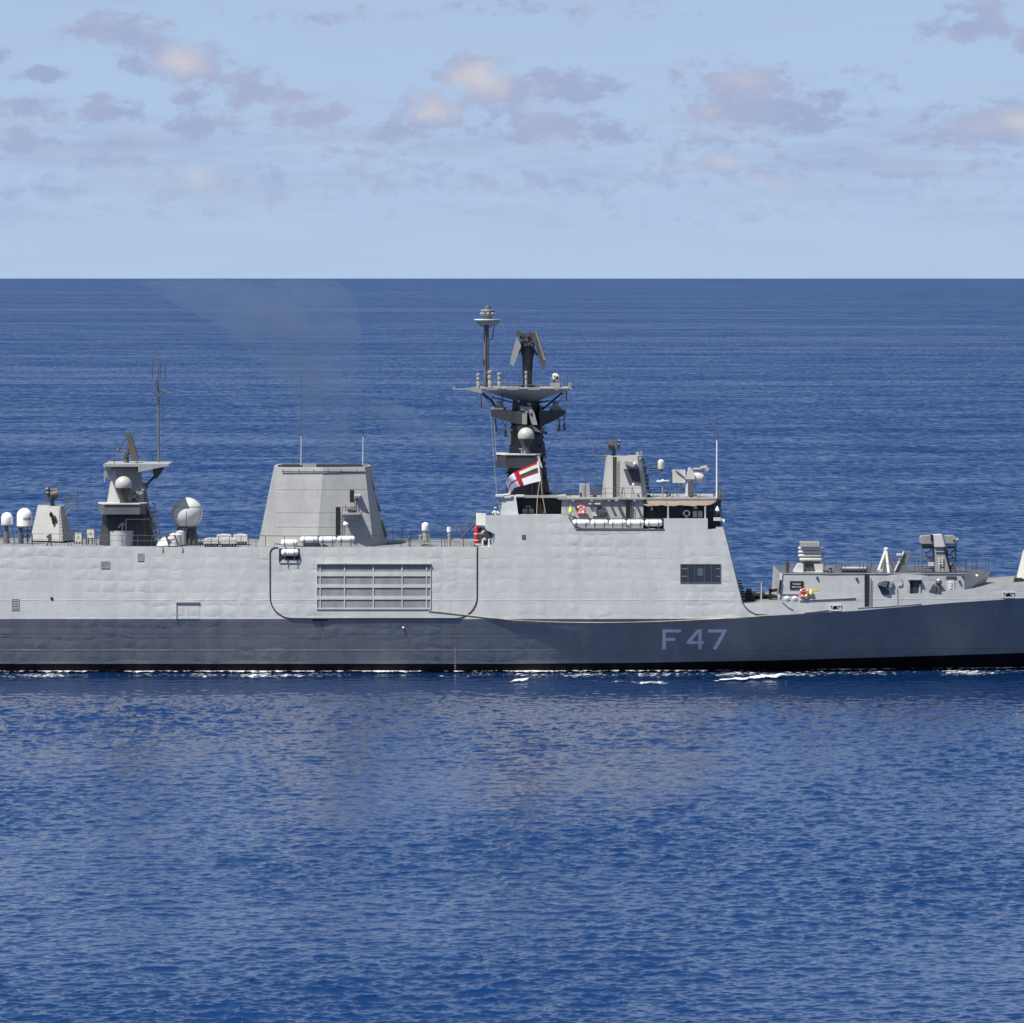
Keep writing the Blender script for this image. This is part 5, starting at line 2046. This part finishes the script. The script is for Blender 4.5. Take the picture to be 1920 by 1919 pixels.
build_rocket_launcher()
b = MB()
y = -3.4
ap = W(1661.5, 1031, y)
for px, py, yy_ in ((1647, 1071, y - 1.0), (1655.5, 1074, y + .8), (1666.5, 1075, y - 1.0), (1681, 1074, y + .6)):
    b.tube(ap, W(px, py, yy_), .13, .13, 8)
b.tube(W(1647, 1068, y - 1), W(1651, 1073, y - 1), .22)
b.ball(ap, .22, 10, k=6)
o = b.build('crane_tripod', MAT['lgrey'], ship)
MB().tube(ap, W(1652, 1070, y - .5), .05).build('tackle', MAT['greyp'], o)
b = MB()
b.prism([(1677, 1073), (1695, 1035), (1707, 1034.5), (1701, 1060), (1702, 1073)], -3.2, -2.2)
o = b.build('tilted_panel', paint('panel_green', (0.14, 0.17, 0.16), 0.5), ship)
b = MB()
b.path([W(1677, 1073, -3.25), W(1695, 1035, -3.25)], .11)
b.pbox(1681.5, 1038.5, 1690, 1042.5, -3.5, -2.8)
b.pbox(1684, 1043, 1689, 1049, -3.4, -2.8)
b.build('panel_edge', MAT['lgrey'], o)


def build_arm_launcher():
    b = MB()
    b.plan([(1075, [(1754, -3.4), (1781, -3.4), (1781, -1.6), (1754, -1.6)]), (1026, [(1752.5, -3.2), (1772, -3.2), (1772, -1.8), (1752.5, -1.8)])])
    o = b.build('arm_launcher', MAT['greyp'], ship)
    b = MB()
    b.prism([(1726, 1008), (1729, 1005), (1750, 1004.5), (1752, 1020), (1748, 1023.5), (1730, 1023), (1725.5, 1018)], -3.2, -1.8)
    b.build('launch_arm', MAT['greyp'], o)
    b = MB()
    b.prism([(1772, 1005), (1788, 1004.5), (1792, 1008), (1793, 1017), (1790, 1020), (1774, 1019)], -3.2, -1.8)
    b.tube(W(1790, 1013, -2.4), W(1797, 1013, -2.4), .16)
    b.build('launch_arm', MAT['greyp'], o)
    b = MB()
    b.prism([(1750, 1004), (1766, 1003), (1772, 1026), (1752, 1026)], -3.5, -1.7)
    b.build('head_box', MAT['lgrey'], o)
    b = MB()
    b.pbox(1728, 1020, 1748, 1024, -3.25, -3.15)
    b.pbox(1774, 1019.5, 1792, 1021.5, -3.25, -3.1)
    b.tube(W(1747, 1003, -3.3), W(1748, 1015, -3.3), .12)
    b.ball(W(1789, 1014, -3.2), .1, 8, k=5)
    b.path([W(1770, 1026, -3.5), W(1783, 1073, -3.5)], .1)
    b.build('dark_trim', MAT['black'], o)
    b = MB()   # lattice side frames
    yy_ = -2.6
    for x0, x1 in ((1728, 1750), (1776, 1792)):
        for x in (x0, x1):
            b.tube(W(x, 1022, yy_), W(x, 1075, yy_), .07)
        for py in (1028, 1048, 1062, 1066):
            b.tube(W(x0, py, yy_), W(x1, py, yy_), .055)
        b.tube(W(x0 + 3, 1043, yy_), W(x1, 1028, yy_), .05)
        b.tube(W(x0, 1038, yy_), W(x1 - 3, 1047, yy_), .05)
        b.tube(W(x0 + 2, 1074, yy_), W(x1, 1048, yy_), .05)
    b.pbox(1728, 1024.5, 1792, 1028, -2.4, -2.2)
    b.build('lattice', MAT['mast'], o)
    b = MB()
    for k, py in enumerate((1031, 1034)):
        b.pbox(1754, py, 1771 + k, py + 1.2, -3.36, -3.2)
    b.ladder(1764, 7, 1062, 1044, -3.5, -3.4, .04, 4)
    b.pbox(1741, 1055, 1751, 1062, -3.2, -2.4)
    b.build('tower_step', MAT['lgrey'], o)
    MB().pbox(1727, 1073, 1797, 1076, -4.2, -1).build('launcher_base', MAT['panel'], o)


build_arm_launcher()

# gun turret at the picture's right edge
b = MB()
y0_ = -2.4
b.plan([(1086, [(1906, -2.2), (1926, -2.9), (1976, -2.6), (1990, -1), (1990, 1), (1976, 2.6), (1926, 2.9), (1906, 2.2)]),
        (1035, [(1918, -1.3), (1930, -1.7), (1958, -1.5), (1964, -.6), (1964, .6), (1958, 1.5), (1930, 1.7), (1918, 1.3)])])
o = b.build('gun_turret', MAT['cream'], ship)
MB().tube(W(1962, 1056, 0), W(2070, 1046, 0), .16, .1, 12).build('barrel', MAT['greyp'], o)
MB().plan([(1092, [(1900, -2.4), (1990, -2.4), (1990, 2.4), (1900, 2.4)]), (1084, [(1903, -2.6), (1992, -2.6), (1992, 2.6), (1903, 2.6)])]).build('turret_ring', MAT['dgrey'], o)

# ------------------------------------------------------------------ things carried on board
board = thing('name_board', 'small black board with two lines of white writing on the foredeck house side', 'sign', fp(1493.5, 1105, .05))
def world_child(mb, name, mat, parent, smooth=None):
    """mesh built in world space, hung under a thing that has a location of its own"""
    o = mb.build(name, mat, None, smooth)
    L = parent.location.copy()
    o.data.transform(Matrix.Translation(-L))
    o.parent = parent
    return o


def wchild2(mb, name, mat, part, smooth=None):
    o = mb.build(name, mat, None, smooth)
    L = part.parent.location.copy()
    o.data.transform(Matrix.Translation(-L))
    o.parent = part
    return o


bp_ = world_child(fside(rect(1481, 1090, 1506.5, 1105.5), .06), 'board_panel', MAT['black'], board)
GLY = {'T': '0111111', }
def text_mesh(txt, px, py, hpx, name, parent_part, off=.075):
    cu = bpy.data.curves.new(name, 'FONT')
    cu.body = txt
    cu.align_x = 'CENTER'
    cu.size = M(hpx) * 1.35
    cu.extrude = .004
    t = bpy.data.objects.new(name, cu)
    COL.objects.link(t)
    dg = bpy.context.evaluated_depsgraph_get()
    me = bpy.data.meshes.new_from_object(t.evaluated_get(dg))
    bpy.data.objects.remove(t)
    p = fp(px, py, off)
    tl = math.atan2(fp(px + 10, py, off).y - p.y, fp(px + 10, py, off).x - p.x)
    me.transform(Matrix.Translation(p - parent_part.parent.location) @ Matrix.Rotation(tl, 4, 'Z') @ Matrix.Rotation(R(90 - 8.5), 4, 'X'))
    me.materials.clear()
    me.materials.append(MAT['white'])
    o = bpy.data.objects.new(name, me)
    COL.objects.link(o)
    o.parent = parent_part
    return o


text_mesh('TactDeal', 1493.5, 1096.6, 3.1, 'board_lettering', bp_)
text_mesh('098-M-2276', 1493.5, 1102.2, 2.6, 'board_lettering', bp_)
fside(rect(1526.5, 1104.6, 1535.5, 1108.3), .012).build('amber_notice', MAT['amber'], fh)

def lifebuoy(px, py, r, pt, label):
    p = pt
    t = thing('lifebuoy', label, 'lifebuoy', p, 'orange lifebuoys hung on the ship')
    b = MB().torus((0, 0, 0), r * .74, r * .27, axis=(0, 1, -.12), n=28, k=12)
    o = b.build('ring', MAT['orange'], t, smooth=60)
    for k in range(4):
        a = R(45 + 90 * k)
        c = Vector((math.cos(a) * r * .74, 0.12 * math.sin(a) * r * .74, math.sin(a) * r * .74))
        q = MB()
        ax = Vector((-math.sin(a), 0, math.cos(a)))
        q.lathe(c - ax * .05, [(r * .29, 0), (r * .29, .1)], axis=ax, n=12)
        q.build('band', MAT['white'], t, smooth=40)
    return t


lifebuoy(1507, 1112, M(9.3), fp(1507.5, 1112.5, .2), 'orange lifebuoy on the foredeck house under the black name board')
lifebuoy(1089.5, 956, M(9.0), W(1089.5, 956.5, -6.3), 'orange lifebuoy on the wheelhouse side above the tray of life rafts')


def float_light(p, label):
    t = thing('float_light', label, 'marker light', p, 'yellow float lights beside the lifebuoys')
    MB().lathe((0, 0, -.2), [(.06, 0), (.16, .05), (.17, .2), (.05, .5)], n=14).build('float_body', MAT['yellow'], t, smooth=40)
    MB().lathe((0, 0, .3), [(.04, 0), (.035, .12)], n=8).build('lamp_tip', MAT['lgrey'], t, smooth=40)
    return t


float_light(fp(1521, 1110.5, .25), 'yellow float light beside the lifebuoy under the name board')
float_light(W(1070, 957, -6.35), 'yellow float light beside the lifebuoy on the wheelhouse')

RAFT = None


def life_raft(px, py, y, wpx, label, group='white life raft canisters on the ship', cradle=True, base=None, hpx=14):
    global RAFT
    c = W(px, py, y)
    if RAFT is None:
        RAFT = thing('life_raft', label, 'life raft', c, group)
        L, r = 1.5, .30
        prof = [(r * .55, -L / 2), (r * .86, -L / 2 + .08), (r, -L / 2 + .2)]
        for i in range(1, 7):
            z = -L / 2 + .2 + i * (L - .4) / 7
            prof += [(r, z - .05), (r * .94, z - .03), (r * .94, z + .03), (r, z + .05)]
        prof += [(r, L / 2 - .2), (r * .86, L / 2 - .08), (r * .55, L / 2)]
        MB().lathe((0, 0, 0), prof, axis=(1, 0, 0), n=18).build('canister', MAT['white'], RAFT, smooth=35)
        MB().torus((0, 0, 0), r * 1.0, .018, axis=(0, 0, 1), n=4, k=4)
        for dx in (-.42, .42):
            MB().torus((dx, 0, 0), r * 1.01, .022, axis=(1, 0, 0), n=20, k=5).build('strap', MAT['mast'], RAFT)
        t = RAFT
    else:
        t = RAFT.copy()
        COL.objects.link(t)
        for ch in list(RAFT.children):
            k = ch.copy()
            COL.objects.link(k)
            k.parent = t
        t['label'] = label
        t.location = c
    s = wpx / 33.0
    t.scale = (s, 1, 1) if hpx == 14 else (s, hpx / 14, hpx / 14)
    if cradle:
        b = MB()
        rr = .31 * hpx / 14
        zb = base if base is not None else c.z - .55
        for dx in (-.42, .42):
            x = c.x + dx * s
            b.path([Vector((x, c.y - rr * 1.05, c.z + .05)), Vector((x, c.y - rr, c.z - rr * .8)), Vector((x, c.y + rr, c.z - rr)), Vector((x, c.y + rr, c.z))], .03, 5)
            b.tube((x, c.y - rr * .8, c.z - rr * .8), (x, c.y - rr * .9, zb), .04)
            b.tube((x, c.y + rr * .6, c.z - rr), (x, c.y + rr * .6, zb), .04)
        b.build('raft_cradle', MAT['dgrey'], ship)
    return t


zd = ZD
life_raft(542.5, 1018.5, -7.2, 31, 'white life raft canister on deck, directly above the one in the hull recess', base=zd)
life_raft(579.5, 1012.5, -6.95, 33, 'white life raft canister on deck, right beside the stacked pair at the hull recess', base=zd)
life_raft(614.5, 1012.5, -6.95, 33, 'white life raft canister on deck, middle of the row of three before the funnel', base=zd)
life_raft(649, 1011.5, -6.95, 33, 'white life raft canister on deck, under the lamp platform of the funnel', base=zd)
pr = S(543.5, 1036.5, .16)
life_raft(543.5, 1036.5, pr.y, 32, 'white life raft canister in the black hull recess below the deck edge', base=pr.z - .75)
b = MB()
b.side(rect(523, 1029, 562, 1056), .012)
b.build('raft_recess_shade', MAT['black'], hull)  # flat black panel paints the shade inside the raft's recess
b = MB()
b.side([(530, 1050), (562, 1050), (562, 1056), (524, 1056)], .10)
b.build('recess_sill', MAT['hull'], hull)
for i, (px, lab) in enumerate(((1089.5, 'white life raft canister in the wheelhouse tray, under the orange lifebuoy'), (1124, 'white life raft canister in the wheelhouse tray, under the round dark hatch'),
                               (1158, 'white raft canister in the tray, under the bare wall between round hatch and ladder slot'), (1191.5, 'white life raft canister in the wheelhouse tray, under the black ladder slot'),
                               (1225.5, 'white life raft canister in the tray under the tan awning, next to the bridge wing'))):
    life_raft(px, 981, -6.72, 32.5, lab, base=Z(994, -6.7))

# canvas awning over the bridge wing
b = MB()
nu, nv = 24, 6
rows = []
for j in range(nv + 1):
    row = []
    for i in range(nu + 1):
        u, v = i / nu, j / nv
        x0, x1 = 1197 + 14 * v, 1346 - 20 * v ** 1.5
        px = x0 + (x1 - x0) * u
        py = 935.2 + 13.0 * v + (0.7 * math.sin(u * 19) + .5 * math.sin(u * 43)) * v
        y = -4.4 - 2.5 * v
        row.append(W(px, py, y) + Vector((0, 0, -.10 * math.sin(math.pi * v))))
    rows.append(row)
vs = [p for r_ in rows for p in r_]
n = nu + 1
fs = [(j * n + i, j * n + i + 1, (j + 1) * n + i + 1, (j + 1) * n + i) for j in range(nv) for i in range(nu)]
b.add(vs, fs)
aw = b.build('awning', MAT['canvas'], None, smooth=60)
so_ = aw.modifiers.new('thickness', 'SOLIDIFY')
so_.thickness = .03
tag(aw, 'tan canvas awning stretched over the bridge wing', 'awning')

# naval ensign flying from the halyard
def build_flag():
    nu, nv = 60, 36
    T = [(1010, 864.5), (996, 870), (984, 876), (972, 881.5), (960, 889), (952, 896), (948, 905), (951, 914)]
    B = [(1014.3, 902), (1004, 904.5), (994, 907), (983, 910.5), (972, 912.8), (964, 915), (960.5, 921), (957, 925)]
    us = np.linspace(0, 1, len(T))

    def cv(P, u):
        return float(np.interp(u, us, [a for a, _ in P])), float(np.interp(u, us, [c_ for _, c_ in P]))
    mb = MB()
    vs = []
    for j in range(nv + 1):
        for i in range(nu + 1):
            u, v = i / nu, j / nv
            tx, tyy = cv(T, u)
            bx, by = cv(B, u)
            px, py = tx + (bx - tx) * v, tyy + (by - tyy) * v
            y = -5.9 + .55 * math.sin(u * 7.5 + v * 1.2) * u ** .8 - .9 * max(0, u - .72) * 2
            vs.append(W(px, py, y))
    n = nu + 1
    mb.v = [tuple(p) for p in vs]
    for j in range(nv):
        for i in range(nu):
            u, v = (i + .5) / nu, (j + .5) / nv
            mb.f.append((j * n + i, j * n + i + 1, (j + 1) * n + i + 1, (j + 1) * n + i))
            if .44 < u < .535 or .46 < v < .585:
                k = 1
            elif u < .44 and v < .46:
                k = 1 if v < .08 else 2 if v < .15 else 0 if v < .305 else 3
            else:
                k = 0
            if u < .03:
                k = 0
            mb.mi.append(k)
    o = mb.build('ensign', [MAT['fwhite'], MAT['fred'], MAT['saffron'], MAT['green']], None, smooth=80)
    tag(o, 'white naval ensign with red cross and tricolour canton flying before the main mast', 'flag')


build_flag()
hl = MB()
hl.path([W(1009.5, 858, -4.9), W(1010, 864.5, -5.9), W(1014.3, 902, -5.9), W(1017, 930, -6.0), W(1023, 963, -6.3)], .028, 5)
hl.path([W(1012, 903, -5.9), W(1008, 930, -6.1), W(1006, 966, -6.4)], .028, 5)
o = hl.build('flag_halyard', MAT['rope'], None)
tag(o, 'pair of pale ropes from the ensign down to the bridge top', 'rope')

# slack rope along the hull, from the grille to the foredeck
pts = [(804, 1146, .05), (830, 1148.5, .05), (870, 1153, .05), (915, 1158.5, .05), (960, 1163, .06), (1010, 1165.8, .065), (1070, 1167.6, .07), (1130, 1168, .08), (1190, 1167.2, .08), (1250, 1165.3, .09), (1310, 1162.6, .09),
       (1360, 1160, .08), (1400, 1157.4, .07), (1440, 1154.5, .06)]
b = MB()
b.path([S(*p) for p in pts], .045, 6)
o = b.build('mooring_rope', MAT['rope'], None, smooth=60)
tag(o, 'thin slack rope slung along the hull from the grille to the foredeck', 'rope')

# red gas bottle rack at the after end of the bridge block
b = MB()
b.lathe(W(893, 1020, -5.6), [(.16, 0), (.19, .08), (.19, 1.35), (.1, 1.55), (.06, 1.65)], n=14)
o = b.build('red_cylinder', MAT['red'], None, smooth=40)
tag(o, 'tall red cylinder standing at the after end of the bridge block', 'cylinder')
b = MB()
for f in (.3, .85):
    b.torus(W(893, 1020, -5.6) + Vector((0, 0, f)), .195, .03, axis=(0, 0, 1), n=16, k=5)
b2 = b.build('clamp', MAT['white'], o)
MB().pbox(888, 1019.8, 902, 1023, -5.9, -5.0).build('cylinder_shelf', MAT['lgrey'], ship)

# sailor in white behind the bulwark, leaning on its edge
def build_sailor():
    t = thing('person', 'sailor in white shirt and white cap leaning on the ledge beside the pale vent block', 'person', W(929.5, 985.5, -6.3))
    L = t.location
    H = Z(953.5, -6.3) - L.z
    k = H / 1.72
    V = [(0, .02, .92), (0, 0, 1.12), (-.02, -.06, 1.38), (-.03, -.1, 1.52), (-.04, -.13, 1.62), (-.03, -.13, 1.74),
         (-.2, -.08, 1.40), (-.36, -.22, 1.18), (-.30, -.46, 1.14), (.17, -.08, 1.40), (.34, -.2, 1.18), (.30, -.46, 1.14),
         (-.11, .03, .86), (-.12, .0, .47), (-.12, .05, .06), (-.12, -.12, .03), (.11, .03, .86), (.12, .0, .47), (.12, .05, .06), (.12, -.12, .03)]
    E = [(0, 1), (1, 2), (2, 3), (3, 4), (4, 5), (2, 6), (6, 7), (7, 8), (2, 9), (9, 10), (10, 11), (0, 12), (12, 13), (13, 14), (14, 15), (0, 16), (16, 17), (17, 18), (18, 19)]
    rad = [.16, .15, .17, .07, .09, .10, .085, .06, .045, .085, .06, .045, .1, .07, .05, .045, .1, .07, .05, .045]
    me = bpy.data.meshes.new('body')
    me.from_pydata([(a * k, c_ * k, d * k) for a, c_, d in V], E, [])
    o = bpy.data.objects.new('body', me)
    COL.objects.link(o)
    sk = o.modifiers.new('skin', 'SKIN')
    for i, v in enumerate(me.skin_vertices[0].data):
        v.radius = (rad[i] * k, rad[i] * k)
        v.use_root = (i == 0)
    ss = o.modifiers.new('sub', 'SUBSURF')
    ss.levels = ss.render_levels = 2
    me.materials.append(MAT['skin'])
    me.materials.append(MAT['white'])
    me.materials.append(MAT['white'])
    dg = bpy.context.evaluated_depsgraph_get()
    m2 = bpy.data.meshes.new_from_object(o.evaluated_get(dg))
    o.modifiers.clear()
    o.data = m2
    m2.materials.clear()
    for m in (MAT['skin'], MAT['white']):
        m2.materials.append(m)
    for p in m2.polygons:
        c_ = p.center / k
        p.material_index = 0 if (c_.z > 1.50 or (abs(c_.x) > .26 and c_.z < 1.26 and c_.y < -.25)) else 1
        p.use_smooth = True
    o.parent = t
    b = MB()
    hc = Vector((-.035, -.13, 1.72)) * k
    b.lathe(hc, [(.118 * k, -.02), (.125 * k, .02), (.15 * k, .05), (.14 * k, .09), (.04, .11)], n=18)
    b.prism
    b.build('cap', MAT['white'], t, smooth=50)
    b = MB()
    b.ball(hc + Vector((0, -.11 * k, -.06)), .02, 8, k=5)
    b.build('nose', MAT['skin'], t, smooth=60)


build_sailor()

# ------------------------------------------------------------------ foam along the waterline and at the bow
def foam_material():
    m, g = new_mat('sea_foam')
    pos = g.n('ShaderNodeNewGeometry').outputs['Position']
    at = g.n('ShaderNodeAttribute', attribute_name='fo').outputs['Fac']
    n = g.noise(g.vm('MULTIPLY', pos, (1.2, 0.5, 1.0)), 1.5, 8.0, 0.72)
    n2 = g.noise(g.vm('MULTIPLY', pos, (0.22, 0.1, 1.0)), 1.0, 3.0, 0.5)
    v = g.m('ADD', g.m('MULTIPLY_ADD', n, 2.6, -1.3), g.m('MULTIPLY_ADD', n2, 1.2, -0.6))
    a = g.ramp(g.m('ADD', v, at), 0.42, 0.95, 0.0, 0.96)
    d = g.n('ShaderNodeBsdfDiffuse')
    d.inputs[0].default_value = (0.74, 0.76, 0.78, 1)
    tr = g.n('ShaderNodeBsdfTransparent')
    mx = g.n('ShaderNodeMixShader')
    g.L.new(a, mx.inputs[0])
    g.L.new(tr.outputs[0], mx.inputs[1])
    g.L.new(d.outputs[0], mx.inputs[2])
    finish(g, mx.outputs[0])
    return m


def foam_patch(name, label, xs, yfun, wfun, ofun, hfun=None, nv=10, shape=None):
    vs, fs, fo = [], [], []
    xs = np.array(xs, float)
    H = []
    for j in range(nv + 1):
        v = j / nv
        for x in xs:
            y = yfun(x) + (v - .5) * wfun(x)
            vs.append((x, y))
            prof = math.sin(math.pi * v) if shape is None else shape(v)
            fo.append(ofun(x) * prof)
            H.append((hfun(x) if hfun else 0.0) * max(0.0, math.sin(math.pi * v)))
    A = np.array(vs)
    z = wave_h(A[:, 0], A[:, 1]) + np.array(H) + .08
    n = len(xs)
    me = bpy.data.meshes.new(name)
    me.from_pydata([(a[0], a[1], zz) for a, zz in zip(vs, z)], [], [(j * n + i, j * n + i + 1, (j + 1) * n + i + 1, (j + 1) * n + i) for j in range(nv) for i in range(n - 1)])
    at = me.attributes.new('fo', 'FLOAT', 'POINT')
    at.data.foreach_set('value', np.array(fo, np.float32))
    me.polygons.foreach_set('use_smooth', [True] * len(me.polygons))
    me.materials.append(FOAM)
    o = bpy.data.objects.new(name, me)
    COL.objects.link(o)
    return tag(o, label, 'foam', kind='stuff')


FOAM = foam_material()


def wx(px, py):
    """water point seen at px, py"""
    d = CAMH * F / (py - EYE)
    return (px - 960) * d / F, d + CAMY


foam_patch('waterline_foam', 'thin broken white line of foam along the hull at the waterline', np.linspace(-60, 60, 900), lambda x: -bw(x) - .3, lambda x: 1.7, lambda x: .62 + .2 * math.sin(x * .7) * math.sin(x * .23 + 1),
           lambda x: .10, 10, shape=lambda v: math.sin(math.pi * min(1, v * .9 + .1)) ** 1.2)
foam_patch('wash_foam', 'scattered flecks of foam drifting close beside the hull', np.linspace(-44, 44, 500), lambda x: -bw(x) - 4.5, lambda x: 9, lambda x: .33 + .10 * math.sin(x * .31 + 2) + (.10 if x > 4 else 0), None, 14)


def crest(label, pa, pb, w, hgt, amt, arch=0.0, taper=True):
    (xa, ya), (xb, yb) = wx(*pa), wx(*pb)

    def f(x):
        return min(1, max(0, (x - xa) / (xb - xa)))
    foam_patch('bow_wave_foam', label, np.linspace(xa, xb, 160), lambda x: ya + (yb - ya) * f(x) + .5 * math.sin(x * 2.3 + xa) + .35 * math.sin(x * 5.1), lambda x: w * (.8 + .35 * math.sin(x * 3.7)) * (.25 + .75 * f(x)),
               lambda x: amt * .82 * min(1, f(x) * 2.2 + .25) * min(1, (1 - f(x)) * 5 + .3), lambda x: hgt * f(x) ** 1.0, 14)


crest('white crest of the bow wave running along the bow', (1825, 1256), (1990, 1246), 4.4, .6, 2.4)
crest('bright breaking crest on the water below the bridge front', (1325, 1279), (1475, 1270), 5.5, .25, 1.4)
crest('small bright breaking crest on the water below the main mast', (948, 1280), (992, 1278), 3.2, .2, 1.3)
crest('ragged streak of foam on the water ahead of the small crest', (1080, 1278), (1262, 1284), 6.0, .05, .66)

# ------------------------------------------------------------------ exhaust smoke
def smoke():
    mb = MB()

    def plume(path):
        rings = []
        for (px, py, y, rx, ry) in path:
            c = W(px, py, y)
            rings.append([c + Vector((math.cos(2 * math.pi * i / 20) * M(rx), math.sin(2 * math.pi * i / 20) * ry, 0)) for i in range(20)])
        mb.loft(rings)
    plume([(625, 872, 0, 40, 1.4), (622, 830, .5, 50, 2.0), (616, 780, 1.2, 62, 2.8), (606, 730, 2.2, 76, 3.4), (585, 680, 3.2, 98, 4.0), (555, 630, 4.4, 128, 4.6), (520, 590, 5.6, 160, 5), (480, 555, 7, 190, 4.5), (450, 530, 8, 200, 2.5), (440, 521, 8.5, 170, .6)])
    o = mb.build('smoke', SMOKE, None, smooth=80)
    tag(o, 'thin grey-blue exhaust smoke rising from the funnel and drifting aft', 'smoke', kind='stuff')
    mb2 = MB()
    rings = []
    for (px, py, y, rx, ry) in ((640, 740, 5, 20, 1), (700, 768, 5, 26, 2.2), (770, 795, 5, 32, 3), (840, 815, 5, 36, 3), (885, 835, 5, 34, 2.6), (915, 850, 5, 18, 1)):
        c = W(px, py, y)
        rings.append([c + Vector((0, math.sin(2 * math.pi * i / 20) * ry, math.cos(2 * math.pi * i / 20) * M(rx))) for i in range(20)])
    mb2.loft(rings)
    o = mb2.build('smoke', SMOKE, None, smooth=80)
    tag(o, 'faint wisp of smoke hanging between the funnel and the main mast', 'smoke', kind='stuff')


def smoke_material():
    m, g = new_mat('exhaust_smoke')
    pos = g.n('ShaderNodeNewGeometry').outputs['Position']
    v = g.n('ShaderNodeVolumePrincipled')
    v.inputs['Color'].default_value = (0.32, 0.47, 0.72, 1)
    n = g.noise(g.vm('MULTIPLY', pos, (0.7, 0.7, 1.0)), 0.35, 3.0, 0.55)
    g.put(v.inputs['Density'], g.ramp(n, 0.30, 0.72, 0.01, 0.17))
    v.inputs['Anisotropy'].default_value = 0.2
    finish(g, None, v.outputs[0])
    return m


SMOKE = smoke_material()
smoke()

# thing > part > sub-part and no deeper
for o in list(sc.objects):
    ch = [o]
    while ch[-1].parent is not None:
        ch.append(ch[-1].parent)
    if len(ch) > 3:
        o.parent = ch[-2]
